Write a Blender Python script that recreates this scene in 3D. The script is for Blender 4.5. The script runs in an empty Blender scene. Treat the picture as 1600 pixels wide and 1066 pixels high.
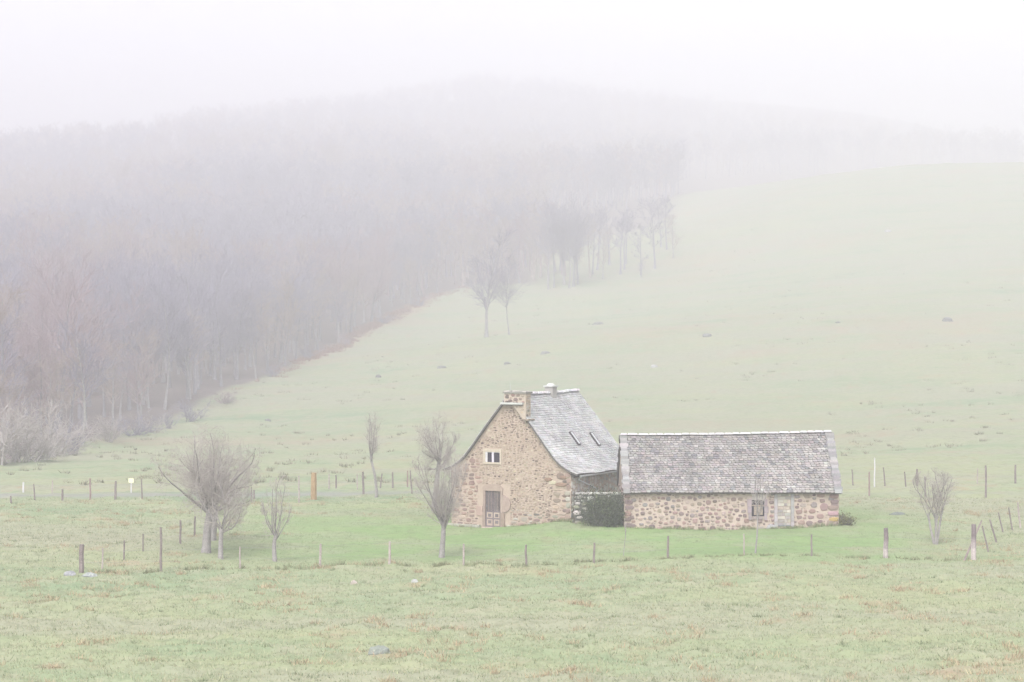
import bpy, math, random
import numpy as np
from mathutils import Vector
R = math.radians
SC = bpy.context.scene
COL = SC.collection
# ------------------------------------------------------------------ camera, sky, sun, exposure
FPX, CAMZ = 2986.0, 10.0                        # focal length in photo pixels, eye height in metres
cam = bpy.data.objects.new('camera', bpy.data.cameras.new('camera')); COL.objects.link(cam)
cam.location = (0, 0, CAMZ); cam.rotation_euler = (R(90), 0, 0)
cam.data.lens = 36.0*FPX/1600.0; cam.data.sensor_width = 36.0
cam.data.clip_start = 0.5; cam.data.clip_end = 6000
SC.camera = cam
SUN_EL, SUN_AZ = R(52), R(200)                  # azimuth clockwise from +Y: behind the camera, a little to the left
world = bpy.data.worlds.new('World'); SC.world = world; world.use_nodes = True
wn = world.node_tree; wn.nodes.clear()
sky = wn.nodes.new('ShaderNodeTexSky'); sky.sky_type = 'NISHITA'; sky.sun_disc = False
sky.sun_elevation = SUN_EL; sky.sun_rotation = SUN_AZ; sky.altitude = 900; sky.dust_density = 4; sky.air_density = 1.0
hs = wn.nodes.new('ShaderNodeHueSaturation'); hs.inputs['Saturation'].default_value = 0.10
bg = wn.nodes.new('ShaderNodeBackground'); bg.inputs['Strength'].default_value = 0.13
wo = wn.nodes.new('ShaderNodeOutputWorld')
wn.links.new(sky.outputs[0], hs.inputs['Color']); wn.links.new(hs.outputs[0], bg.inputs[0]); wn.links.new(bg.outputs[0], wo.inputs[0])
sl = bpy.data.lights.new('sun', 'SUN'); sl.energy = 1.1; sl.angle = R(25); sl.color = (1.0, 0.965, 0.93)
sun = bpy.data.objects.new('sun', sl); COL.objects.link(sun)
sun.rotation_euler = (R(90)-SUN_EL, 0, -SUN_AZ+math.pi)
sun.rotation_euler = Vector((math.sin(SUN_AZ)*math.cos(SUN_EL), math.cos(SUN_AZ)*math.cos(SUN_EL), math.sin(SUN_EL))).to_track_quat('Z', 'Y').to_euler()
SC.view_settings.view_transform = 'Standard'; SC.view_settings.look = 'None'
SC.view_settings.gamma = 1.0; SC.view_settings.exposure = 1.90
SC.cycles.volume_bounces = 2; SC.cycles.max_bounces = 5; SC.cycles.diffuse_bounces = 3
SC.cycles.use_denoising = True
FOG_DENSITY, FOG_COLOR = 0.00160, (0.752, 0.744, 0.792)

# ------------------------------------------------------------------ helpers
def tag(o, label=None, cat=None, group=None, kind=None):
    if label: o['label'] = label
    if cat: o['category'] = cat
    if group: o['group'] = group
    if kind: o['kind'] = kind
    return o
def empty(name, loc, rz=0.0):
    o = bpy.data.objects.new(name, None); COL.objects.link(o); o.location = loc; o.rotation_euler = (0, 0, rz)
    o.empty_display_size = 0.3
    return o
def link(name, me, mat, parent=None, loc=None):
    if mat is not None:
        me.materials.clear(); me.materials.append(mat)
    o = bpy.data.objects.new(name, me); COL.objects.link(o)
    if parent is not None: o.parent = parent
    if loc is not None: o.location = loc
    return o
class MB:
    """collects polygons with one colour each vertex and links them as one mesh"""
    def __init__(s): s.v = []; s.f = []; s.c = []; s.m = []; s.mi = 0
    def add(s, vs, fs, col=(1, 1, 1)):
        b = len(s.v); s.v += [tuple(p) for p in vs]; s.f += [[i+b for i in f] for f in fs]; s.c += [col]*len(vs); s.m += [s.mi]*len(fs)
    def box(s, c, size, col=(1, 1, 1), ax=(1, 0, 0), ay=(0, 1, 0), az=(0, 0, 1), taper=1.0):
        c = Vector(c); ax = Vector(ax)*size[0]/2; ay = Vector(ay)*size[1]/2; az = Vector(az)*size[2]/2
        vs = [c+sx*ax*(taper if sz > 0 else 1)+sy*ay*(taper if sz > 0 else 1)+sz*az for sz in (-1, 1) for sx, sy in ((-1, -1), (1, -1), (1, 1), (-1, 1))]
        s.add(vs, [[3, 2, 1, 0], [4, 5, 6, 7], [0, 1, 5, 4], [1, 2, 6, 5], [2, 3, 7, 6], [3, 0, 4, 7]], col)
    def tube(s, pts, rad, n=8, col=(1, 1, 1), caps=True):
        pts = [Vector(p) for p in pts]; vs = []; fs = []
        if not hasattr(rad, '__len__'): rad = [rad]*len(pts)
        for i, p in enumerate(pts):
            t = (pts[min(i+1, len(pts)-1)]-pts[max(i-1, 0)]).normalized()
            ref = Vector((0, 0, 1)) if abs(t.z) < .9 else Vector((1, 0, 0))
            a = t.cross(ref).normalized(); b = t.cross(a)
            for k in range(n):
                th = 2*math.pi*k/n
                vs.append(p+(a*math.cos(th)+b*math.sin(th))*rad[i])
        for i in range(len(pts)-1):
            for k in range(n):
                fs.append([i*n+k, i*n+(k+1) % n, (i+1)*n+(k+1) % n, (i+1)*n+k])
        if caps: fs.append(list(range(n))[::-1]); fs.append([(len(pts)-1)*n+k for k in range(n)])
        s.add(vs, fs, col)
    def build(s, name, mat, parent=None, loc=None, smooth=False):
        me = bpy.data.meshes.new(name); me.from_pydata(s.v, [], s.f); me.update()
        a = me.color_attributes.new('Col', 'FLOAT_COLOR', 'POINT')
        c = np.ones((len(s.v), 4), np.float32); c[:, :3] = np.array(s.c, np.float32); a.data.foreach_set('color', c.ravel())
        if smooth: me.polygons.foreach_set('use_smooth', [True]*len(me.polygons))
        if isinstance(mat, (list, tuple)):
            for q in mat: me.materials.append(q)
            me.polygons.foreach_set('material_index', s.m); mat = None
        return link(name, me, mat, parent, loc)
def mesh_np(name, V, Q, C=None, smooth=True):
    """numpy vertices and equal-sized faces to a mesh"""
    k = Q.shape[1]; me = bpy.data.meshes.new(name)
    me.vertices.add(len(V)); me.vertices.foreach_set('co', V.astype(np.float32).ravel())
    me.loops.add(Q.size); me.loops.foreach_set('vertex_index', Q.astype(np.int32).ravel())
    me.polygons.add(len(Q)); me.polygons.foreach_set('loop_start', np.arange(0, Q.size, k, dtype=np.int32))
    me.polygons.foreach_set('loop_total', np.full(len(Q), k, np.int32))
    me.update(calc_edges=True)
    if smooth: me.polygons.foreach_set('use_smooth', np.ones(len(Q), bool))
    if C is not None:
        a = me.color_attributes.new('Col', 'FLOAT_COLOR', 'POINT')
        c = np.ones((len(V), 4), np.float32); c[:, :3] = C; a.data.foreach_set('color', c.ravel())
    return me

# smooth value noise in numpy
def vnoise(x, y, seed=0):
    xi = np.floor(x).astype(np.int64); yi = np.floor(y).astype(np.int64); fx = x-xi; fy = y-yi
    fx = fx*fx*(3-2*fx); fy = fy*fy*(3-2*fy)
    def h(a, b):
        n = (a*374761393+b*668265263+seed*1442695041) & 0x7fffffff
        n = ((n ^ (n >> 13))*1274126177) & 0x7fffffff
        return ((n ^ (n >> 16)) & 0xffff)/65535.0
    return (h(xi, yi)*(1-fx)+h(xi+1, yi)*fx)*(1-fy)+(h(xi, yi+1)*(1-fx)+h(xi+1, yi+1)*fx)*fy
def fbm(x, y, seed=0, oct=4):
    s = 0; a = .5; t = 0
    for i in range(oct):
        s = s+a*vnoise(x*2**i, y*2**i, seed+i*17); t += a; a *= .5
    return s/t
def sstep(a, b, x):
    t = np.clip((x-a)/(b-a), 0, 1); return t*t*(3-2*t)

# ------------------------------------------------------------------ materials
def mat_new(name):
    m = bpy.data.materials.new(name); m.use_nodes = True; nt = m.node_tree
    b = nt.nodes['Principled BSDF']; b.inputs['Roughness'].default_value = .85
    b.inputs['Specular IOR Level'].default_value = .25
    return m, nt, b
def N(nt, t, **k):
    n = nt.nodes.new(t)
    for a, v in k.items(): setattr(n, a, v)
    return n
def mixc(nt, f, a, b, mode='MIX'):
    n = N(nt, 'ShaderNodeMix', data_type='RGBA', blend_type=mode)
    for idx, v in ((0, f), (6, a), (7, b)):
        if isinstance(v, (int, float)): n.inputs[idx].default_value = v
        elif isinstance(v, tuple): n.inputs[idx].default_value = (*v, 1)
        else: nt.links.new(v, n.inputs[idx])
    return n.outputs[2]
def noise(nt, scale, detail=4, rough=.6, vec=None):
    n = N(nt, 'ShaderNodeTexNoise'); n.inputs['Scale'].default_value = scale; n.inputs['Detail'].default_value = detail
    n.inputs['Roughness'].default_value = rough
    if vec is not None: nt.links.new(vec, n.inputs['Vector'])
    return n.outputs['Fac']
def ramp(nt, fac, a, b, ca=(0, 0, 0), cb=(1, 1, 1)):
    n = N(nt, 'ShaderNodeValToRGB'); nt.links.new(fac, n.inputs[0])
    n.color_ramp.elements[0].position = a; n.color_ramp.elements[1].position = b
    n.color_ramp.elements[0].color = (*ca, 1); n.color_ramp.elements[1].color = (*cb, 1)
    return n.outputs[0]
def objco(nt): return N(nt, 'ShaderNodeTexCoord').outputs['Object']
def bump(nt, b, fac, strength=.5, dist=.05):
    n = N(nt, 'ShaderNodeBump'); n.inputs['Strength'].default_value = strength; n.inputs['Distance'].default_value = dist
    nt.links.new(fac, n.inputs['Height']); nt.links.new(n.outputs[0], b.inputs['Normal'])
def speckled(name, base, dark, light, s1=3.0, s2=18.0, use_col=True, rough=.85, bumpd=.02):
    """attribute colour times two scales of mottling"""
    m, nt, b = mat_new(name); co = objco(nt); b.inputs['Roughness'].default_value = rough
    n1 = noise(nt, s1, 5, .65, co); n2 = noise(nt, s2, 3, .7, co)
    c = mixc(nt, ramp(nt, n1, .35, .7), base, dark)
    c = mixc(nt, ramp(nt, n2, .52, .74), c, light)
    if use_col:
        at = N(nt, 'ShaderNodeAttribute', attribute_name='Col'); c = mixc(nt, 1.0, c, at.outputs['Color'], 'MULTIPLY')
    nt.links.new(c, b.inputs['Base Color']); bump(nt, b, n2, .6, bumpd)
    return m
M = {}
M['stone'] = speckled('stone', (.95, .95, .95), (.72, .72, .72), (1.0, .99, .93), 4, 22)
M['mortar'] = speckled('mortar', (1, 1, 1), (.82, .80, .78), (1.05, 1.03, 1.0), 1.3, 14)
M['slate'] = speckled('slate', (1, 1, 1), (.66, .65, .67), (1.3, 1.3, 1.22), 1.1, 12, rough=.6)
M['bark'] = speckled('bark', (.29, .27, .265), (.19, .175, .17), (.42, .40, .38), 5, 26)
M['twig'] = speckled('twig', (.37, .335, .315), (.27, .235, .225), (.50, .46, .43), 3, 30)
M['beech_bark'] = speckled('beech_bark', (.23, .215, .245), (.15, .14, .16), (.34, .33, .32), .4, 3, use_col=False)
M['twig_grey'] = speckled('twig_grey', (.26, .24, .31), (.20, .18, .245), (.33, .31, .36), .2, 2, use_col=False)
M['twig_red'] = speckled('twig_red', (.34, .25, .275), (.24, .19, .22), (.39, .30, .31), .2, 2, use_col=False)
M['twig_pale'] = speckled('twig_pale', (.42, .38, .365), (.29, .255, .25), (.54, .50, .48), .2, 2, use_col=False)
M['twig_warm'] = speckled('twig_warm', (.36, .29, .27), (.26, .21, .20), (.44, .37, .34), .2, 2, use_col=False)
M['pale_bark'] = speckled('pale_bark', (.31, .29, .30), (.20, .19, .20), (.40, .38, .38), .6, 3, use_col=False)
M['birch'] = speckled('birch', (.40, .385, .37), (.24, .23, .22), (.55, .53, .50), 1.5, 6, use_col=False)
M['post'] = speckled('post', (.30, .27, .26), (.17, .15, .15), (.44, .41, .39), 4, 30)
M['fresh_wood'] = speckled('fresh_wood', (.34, .235, .13), (.26, .17, .09), (.42, .30, .18), 4, 30)
M['wire'] = speckled('wire', (.25, .25, .26), (.18, .17, .17), (.33, .33, .34), 4, 30, use_col=False, rough=.5)
M['door'] = speckled('door', (.15, .125, .14), (.11, .09, .10), (.21, .18, .20), 5, 28)
M['metal'] = speckled('metal', (.50, .51, .53), (.40, .41, .43), (.60, .61, .63), 3, 15, rough=.4)
M['dark'] = speckled('dark_timber_and_shade', (.07, .06, .065), (.04, .035, .04), (.11, .10, .10), 4, 20)  # timber parts, and the painted shade strip under the barn eave
M['paint'] = speckled('white_paint', (.54, .52, .54), (.44, .42, .44), (.62, .61, .62), 4, 20)
M['sign'] = speckled('sign_paint', (.74, .74, .50), (.68, .67, .44), (.80, .80, .60), 3, 14)
M['leaf'] = speckled('leaf', (.06, .075, .042), (.03, .042, .025), (.11, .13, .075), 3, 9)
M['rock'] = speckled('rock', (.33, .33, .34), (.20, .20, .22), (.52, .52, .50), 2, 9)
m, nt, b = mat_new('window_glass'); b.inputs['Base Color'].default_value = (.022, .016, .03, 1); b.inputs['Roughness'].default_value = .12
b.inputs['Specular IOR Level'].default_value = .3; M['glass'] = m
m, nt, b = mat_new('roof_glass'); b.inputs['Base Color'].default_value = (.20, .21, .23, 1); b.inputs['Roughness'].default_value = .15
b.inputs['Specular IOR Level'].default_value = .6; M['roof_glass'] = m
# moss on stone and grass blades use the attribute alone
m, nt, b = mat_new('grass_blades'); at = N(nt, 'ShaderNodeAttribute', attribute_name='Col'); nt.links.new(at.outputs['Color'], b.inputs['Base Color'])
b.inputs['Roughness'].default_value = .8; M['blades'] = m

# ground: attribute masks R = wood floor, G = lush lawn, B = lane; alpha-like second attribute for bracken
m, nt, b = mat_new('meadow'); b.inputs['Roughness'].default_value = .95; b.inputs['Specular IOR Level'].default_value = .1
co = objco(nt); at = N(nt, 'ShaderNodeAttribute', attribute_name='Mask'); sp = N(nt, 'ShaderNodeSeparateColor'); nt.links.new(at.outputs['Color'], sp.inputs[0])
at2 = N(nt, 'ShaderNodeAttribute', attribute_name='Mask2'); sp2 = N(nt, 'ShaderNodeSeparateColor'); nt.links.new(at2.outputs['Color'], sp2.inputs[0])
nA = noise(nt, .05, 5, .6, co); nB = noise(nt, .45, 5, .65, co); nC = noise(nt, 1.6, 6, .75, co); nD = noise(nt, 5.0, 4, .75, co)
c = mixc(nt, ramp(nt, nA, .40, .62), (.262, .284, .168), (.212, .262, .158))
mp = N(nt, 'ShaderNodeMapping'); mp.inputs['Scale'].default_value = (.018, .07, .07); nt.links.new(co, mp.inputs['Vector'])
nE = noise(nt, 1.0, 7, .68, mp.outputs[0])
c = mixc(nt, ramp(nt, nE, .30, .44, (1, 1, 1), (0, 0, 0)), c, (.150, .225, .130))
c = mixc(nt, ramp(nt, nE, .48, .56), c, (.255, .265, .185))
c = mixc(nt, ramp(nt, nE, .58, .72, (0, 0, 0), (.4, .4, .4)), c, (.28, .24, .185))
c = mixc(nt, ramp(nt, nB, .48, .70), c, (.280, .280, .195))
lush = mixc(nt, ramp(nt, nB, .35, .70), (.172, .265, .108), (.212, .280, .125))
lush = mixc(nt, ramp(nt, nE, .50, .66), lush, (.155, .225, .10))
c = mixc(nt, sp.outputs[1], c, lush)
c = mixc(nt, ramp(nt, nC, .50, .74, (0, 0, 0), (.75, .75, .75)), c, (.12, .13, .075))
c = mixc(nt, ramp(nt, nD, .55, .78, (0, 0, 0), (.5, .5, .5)), c, (.34, .31, .20))
mm = N(nt, 'ShaderNodeMath', operation='MULTIPLY'); nt.links.new(ramp(nt, nC, .36, .62), mm.inputs[0]); nt.links.new(sp2.outputs[0], mm.inputs[1])
c = mixc(nt, mm.outputs[0], c, (.32, .205, .14))
c = mixc(nt, sp.outputs[2], c, (.22, .215, .21))
floor_c = mixc(nt, ramp(nt, nC, .35, .7), (.13, .11, .11), (.19, .145, .13))
c = mixc(nt, sp.outputs[0], c, floor_c)
nt.links.new(c, b.inputs['Base Color']); bump(nt, b, nC, .7, .12); M['ground'] = m

# ------------------------------------------------------------------ terrain: thin-plate spline through surveyed heights
def px(p, d): return (p-800)/FPX*d
def S(d): return float(np.interp(d, [0, 130, 155, 200, 235, 290, 400, 500, 620, 760, 1100], [0, 130, 185, 320, 415, 585, 780, 1060, 1500, 2100, 2750]))      # the slope beyond the lane
def pz(y, d): return CAMZ+(533-y)/FPX*d
CP = []
for p in (-900, -200, 400, 800, 1200, 1800, 2500):
    CP += [(p, 12, .6), (p, 55, .15), (p, 75, .05)]
CP += [(p, 62, .1) for p in (0, 500, 1000, 1600)]
for p, y, d in [(-200, 905, 80), (128, 900, 81), (252, 895, 82.5), (375, 890, 84), (500, 886, 84.8), (608, 884, 85.3), (724, 885, 85.2), (822, 884, 85.3), (929, 879, 86.2),
                (1044, 875, 87.2), (1163, 869, 88.5), (1268, 870, 88.5), (1384, 873, 87.8), (1521, 877, 86.8), (1700, 878, 87),
                (282, 849, 94.5), (305, 838, 98), (321, 866, 90), (345, 874, 88), (430, 881, 86.4), (690, 872, 89),
                (700, 821, 105), (767, 826, 103.2), (893, 817, 101), (975, 826, 99.3), (1140, 828, 99.4), (1310, 822, 99.6), (1462, 852, 94),
                (1558, 847, 95.5), (1583, 829, 101), (1595, 825, 102.5), (1750, 815, 106),
                (0, 787, 118), (180, 783, 119.5), (467, 786, 118), (568, 777, 122), (680, 774, 122), (900, 773, 122), (1200, 775, 122), (1358, 776, 122.5), (1540, 777, 122.5), (1750, 776, 123),
                (0, 770, 127), (400, 768, 127), (800, 763, 129), (1366, 762, 130), (1586, 756, 131), (1900, 752, 132)]:
    CP.append((p, d, pz(y, d)))
for p, d, z in [(-900, 120, -.4), (-900, 180, 2), (-900, 300, 18), (-900, 600, 52),
                (-300, 140, -.3), (-200, 170, 1.6), (-200, 220, 8), (-200, 300, 18), (-200, 450, 38), (-200, 600, 60), (-200, 900, 64),
                (0, 155, .3), (0, 200, 5), (0, 280, 17.8), (0, 350, 25.6), (0, 450, 38.3), (0, 560, 60.5), (0, 620, 63), (0, 900, 64), (150, 165, .6), (150, 178, 1.5), (150, 240, 10.5),
                (300, 150, .5), (300, 190, 2.6), (300, 250, 12), (300, 320, 21.6), (300, 400, 32.5), (300, 500, 50), (300, 640, 77), (300, 720, 82), (300, 980, 86),
                (440, 222, 6.5), (520, 245, 8.9), (600, 270, 13), (680, 290, 17.0), (500, 150, .6), (500, 190, 3.4),
                (500, 320, 20), (500, 400, 31.8), (500, 500, 51), (500, 600, 70), (520, 690, 88), (520, 800, 92), (520, 1000, 95),
                (800, 150, .9), (760, 200, 5.6), (760, 235, 10.4), (860, 290, 18.5), (1000, 250, 12.8), (1000, 200, 6.2), (1000, 290, 19.0),
                (720, 400, 31), (720, 500, 48), (720, 620, 72), (720, 760, 106), (720, 850, 114), (720, 1100, 122), (1060, 320, 24.2), (1110, 360, 33.3), (1250, 400, 41.2), (980, 400, 32), (1000, 500, 48), (1000, 620, 69), (1000, 800, 104), (1000, 950, 130),
                (1200, 150, 1.2), (1200, 200, 7.2), (1200, 250, 14.5), (1200, 300, 22.6),
                (1400, 150, 1.5), (1400, 200, 8), (1400, 250, 16), (1400, 300, 25), (1400, 350, 34.5), (1400, 430, 49.3), (1400, 500, 54), (1400, 620, 67), (1400, 750, 90), (1400, 950, 120),
                (1600, 150, 1.8), (1600, 200, 8.5), (1600, 300, 26), (1600, 370, 39), (1600, 440, 51), (1600, 520, 56), (1600, 700, 78), (1600, 950, 105),
                (1900, 150, 2), (1900, 300, 27), (1900, 440, 52), (1900, 700, 75), (2500, 200, 8), (2500, 440, 50), (2500, 700, 72)]:
    CP.append((p, S(d), CAMZ+(z-CAMZ)*S(d)/d))
CP = np.array([(px(p, d), d, z) for p, d, z in CP])
def tps_u(r2): return np.where(r2 > 0, .5*r2*np.log(np.maximum(r2, 1e-9)), 0)
_n = len(CP); _K = tps_u(((CP[:, None, :2]-CP[None, :, :2])**2).sum(2))+np.eye(_n)*2.0
_A = np.zeros((_n+3, _n+3)); _A[:_n, :_n] = _K; _A[:_n, _n] = 1; _A[:_n, _n+1:] = CP[:, :2]; _A[_n, :_n] = 1; _A[_n+1:, :_n] = CP[:, :2].T
_W = np.linalg.solve(_A, np.r_[CP[:, 2], 0, 0, 0])
def base_h(x, y):
    x = np.atleast_1d(np.asarray(x, float)); y = np.atleast_1d(np.asarray(y, float)); sh = x.shape; x = x.ravel(); y = y.ravel()
    out = np.empty(len(x))
    for i in range(0, len(x), 20000):
        a = x[i:i+20000, None]; b_ = y[i:i+20000, None]
        out[i:i+20000] = tps_u((a-CP[:, 0])**2+(b_-CP[:, 1])**2)@_W[:_n]+_W[_n]+a[:, 0]*_W[_n+1]+b_[:, 0]*_W[_n+2]
    return out.reshape(sh)
# grid: fine near the camera's meadow, wide far away
BX = np.array([-1500, -300, 0, 100, 230, 330, 440, 520, 600, 680, 760, 860, 1000, 1060, 1110, 1250, 1400, 1600, 1900, 3000.])
BD = np.array([120, 140, 153, 168, 182, 198, 222, 245, 270, 290, 302, 292, 292, 322, 362, 405, 446, 455, 460, 470.]); BD = np.array([S(d) for d in BD])
def edge_d(x, y): return np.interp(x/np.maximum(y, 1)*FPX+800, BX, BD)
def lush_mask(x, y):
    w = fbm(x*.15, y*.15, 5)-.5
    a = sstep(-19-6*w, -7, x)*(1-sstep(15+6*w, 27, x)); c = sstep(83+3*w, 91+4*w, y)*(1-sstep(104+8*w, 122, y))
    return a*c*(.45+.55*sstep(.3, .62, fbm(x*.35, y*.35, 61, 4)))
def micro(x, y):
    """tussocks and hummocks of the pasture"""
    l = lush_mask(x, y)
    n1 = fbm(x*.55, y*.55, 3, 3)-.5; n2 = fbm(x*1.7, y*1.7, 9, 3)-.5; n3 = fbm(x*.12, y*.12, 11, 3)-.5
    return (1-.75*l)*(n1*.26+np.maximum(n2, 0)*.38)+n3*.35*sstep(125, 200, y)*3
ys = np.r_[np.linspace(-60, 40, 26), np.arange(40.3, 135, .27), 135*np.power(1.0105, np.arange(1, 310))]
ys = ys[ys < 2900]; NX = 560
us = np.linspace(-1, 1, NX); us = np.sign(us)*(.55*np.abs(us)+.45*np.abs(us)**4)
hw = 60+.62*np.maximum(ys, 0)
X = hw[:, None]*us[None, :]; Y = np.repeat(ys[:, None], NX, 1)
cx = np.linspace(-1, 1, 60)
def ground_h(x, y): return base_h(x, y)+micro(np.asarray(x, float), np.asarray(y, float))
Z = ground_h(X, Y)
V = np.stack([X, Y, Z], 2).reshape(-1, 3)
ii = (np.arange(len(ys)-1)[:, None]*NX+np.arange(NX-1)[None, :]).ravel()
Q = np.stack([ii, ii+1, ii+NX+1, ii+NX], 1)
me = mesh_np('meadow', V, Q)
xf, yf = V[:, 0], V[:, 1]; ed = edge_d(xf, yf); wob = (fbm(xf*.06, yf*.06, 21)-.5)*22
K = np.zeros((len(V), 4), np.float32); K[:, 3] = 1
K[:, 0] = sstep(-4, 7, yf-ed+wob*.6)*(1-.92*sstep(1020, 1080, xf/np.maximum(yf, 1)*FPX+800)*(1-sstep(250, 330, yf-ed)))
K[:, 0] *= 1-.9*sstep(810, 860, xf/np.maximum(yf, 1)*FPX+800)*(1-sstep(1080, 1130, xf/np.maximum(yf, 1)*FPX+800))*(1-sstep(170, 230, yf-ed))
K[:, 1] = lush_mask(xf, yf)
lane_d = 124.5+xf*.02
K[:, 2] = .75*np.exp(-((yf-lane_d)/1.7)**2)*(1-sstep(-12, 2, xf))+.25*np.exp(-((yf-lane_d)/1.2)**2)*sstep(-12, 2, xf)
K2 = np.zeros((len(V), 4), np.float32); K2[:, 3] = 1
pxx = xf/np.maximum(yf, 1)*FPX+800
brk = np.exp(-((yf-ed+7)/15)**2)*sstep(450, 520, pxx)*(1-sstep(640, 700, pxx))
spots = sstep(.62, .80, fbm(xf*.5+3, yf*.5, 31, 4))*(1-K[:, 1])
spots2 = sstep(.62, .75, fbm(xf*.035, yf*.035+9, 33, 3))*.55*sstep(140, 190, yf)
K2[:, 0] = np.clip(brk*1.0+spots*.5+spots2*.7, 0, 1)
for nm, dat in (('Mask', K), ('Mask2', K2)):
    a = me.color_attributes.new(nm, 'FLOAT_COLOR', 'POINT'); a.data.foreach_set('color', dat.ravel())
tag(link('meadow', me, M['ground']), kind='structure')

# grass blades over the near pasture: nobody could count them
rng = np.random.default_rng(4)
def blades(n, xr, yr, hmin, hmax, width, cols, clump=None, seed=0):
    r = np.random.default_rng(seed)
    if clump is None:
        y = r.uniform(yr[0], yr[1], n); x = r.uniform(-1, 1, n)*(xr[0]+xr[1]*y)
    else:
        ctr, rad, per = clump; k = np.repeat(np.arange(len(ctr)), per); n = len(k)
        th = r.uniform(0, 2*np.pi, n); rr = np.sqrt(r.uniform(0, 1, n))*rad[k]
        x = ctr[k, 0]+rr*np.cos(th)*1.4; y = ctr[k, 1]+rr*np.sin(th)
    z = ground_h(x, y)-.02; h = r.uniform(hmin, hmax, n)*(1-.55*lush_mask(x, y)); th = r.uniform(0, 2*np.pi, n)
    w = width*r.uniform(.6, 1.4, n); dx = np.cos(th)*w; dy = np.sin(th)*w; lx = r.normal(0, .55, n)*h; ly = r.normal(0, .55, n)*h
    V = np.empty((n, 3, 3)); V[:, 0] = np.stack([x-dx, y-dy, z], 1); V[:, 1] = np.stack([x+dx, y+dy, z], 1); V[:, 2] = np.stack([x+lx, y+ly, z+h], 1)
    cc = np.array(cols)[r.integers(0, len(cols), n)]*r.uniform(.75, 1.2, (n, 1))
    if clump is None:
        l = lush_mask(x, y)[:, None]; cc = cc*(1-l)+np.array([.175, .262, .105])*r.uniform(.6, 1.35, (n, 1))*l
    return V.reshape(-1, 3), np.arange(3*n).reshape(-1, 3), np.repeat(cc, 3, 0)
V1 = blades(330000, (2, .30), (48, 122), .04, .13, .012, [(.27, .288, .165), (.23, .272, .155), (.31, .295, .19), (.145, .18, .095), (.33, .32, .215)], seed=1)
tag(link('grass', mesh_np('grass', V1[0], V1[1], V1[2], False), M['blades']), 'short pale green pasture grass in front of and around the farm', 'grass', kind='stuff')
r = np.random.default_rng(7); nc = 900
cy = r.uniform(50, 120, nc*3); cxx = r.uniform(-1, 1, nc*3)*(2+.30*cy); keep = (fbm(cxx*.5+3, cy*.5, 31, 4) > .56) & (lush_mask(cxx, cy) < .3)
ctr = np.stack([cxx[keep], cy[keep]], 1)
V2 = blades(0, None, None, .08, .26, .012, [(.34, .24, .16), (.40, .32, .21), (.28, .20, .13), (.36, .32, .20)], clump=(ctr, r.uniform(.12, .38, len(ctr)), 36), seed=2)
tag(link('dead_grass', mesh_np('dead_grass', V2[0], V2[1], V2[2], False), M['blades']), 'rusty brown tufts of dead grass dotted over the pasture', 'dead grass', kind='stuff')

r = np.random.default_rng(17); n = 800; cy = r.uniform(50, 121, n); cxx = r.uniform(-1, 1, n)*(2+.30*cy); keep = (lush_mask(cxx, cy) < .35) & (fbm(cxx*.3, cy*.3, 71, 3) > .42)
ctr = np.stack([cxx[keep], cy[keep]], 1)
V3 = blades(0, None, None, .06, .20, .012, [(.15, .19, .10), (.18, .22, .12), (.21, .22, .14)], clump=(ctr, r.uniform(.08, .26, len(ctr)), 24), seed=18)
tag(link('pasture_tufts', mesh_np('pasture_tufts', V3[0], V3[1], V3[2], False), M['blades']), 'darker green tufts dotted over the near pasture', 'grass tufts', kind='stuff')
# ------------------------------------------------------------------ trees
def tubes(P, Rr, n):
    """P (B,k,3) centre lines, Rr (B,k) radii -> verts, quads"""
    B, k, _ = P.shape; T = np.gradient(P, axis=1); T /= np.linalg.norm(T, axis=2, keepdims=True)+1e-9
    ref = np.where(np.abs(T[:, :1, 2:3]) > .9, np.array([1., 0, 0]), np.array([0, 0, 1.])); ref = np.repeat(ref, k, 1)
    a = np.cross(T, ref); a /= np.linalg.norm(a, axis=2, keepdims=True)+1e-9; b_ = np.cross(T, a)
    th = np.arange(n)*2*np.pi/n
    V = P[:, :, None]+(a[:, :, None]*np.cos(th)[:, None]+b_[:, :, None]*np.sin(th)[:, None])*Rr[:, :, None, None]
    base = (np.arange(B)[:, None, None]*k+np.arange(k-1)[None, :, None])*n; j = np.arange(n)[None, None]
    Qd = np.stack(np.broadcast_arrays(base+j, base+(j+1) % n, base+n+(j+1) % n, base+n+j), -1).reshape(-1, 4)
    return V.reshape(-1, 3), Qd
def polyl(r, start, dirs, length, k, wig, up):
    B = len(start); P = np.empty((B, k, 3)); P[:, 0] = start; d = dirs.copy(); st = (length/(k-1))[:, None]
    for i in range(1, k):
        d = d+r.normal(0, wig, (B, 3)); d[:, 2] += up; d /= np.linalg.norm(d, axis=1, keepdims=True); P[:, i] = P[:, i-1]+d*st
    return P
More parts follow.
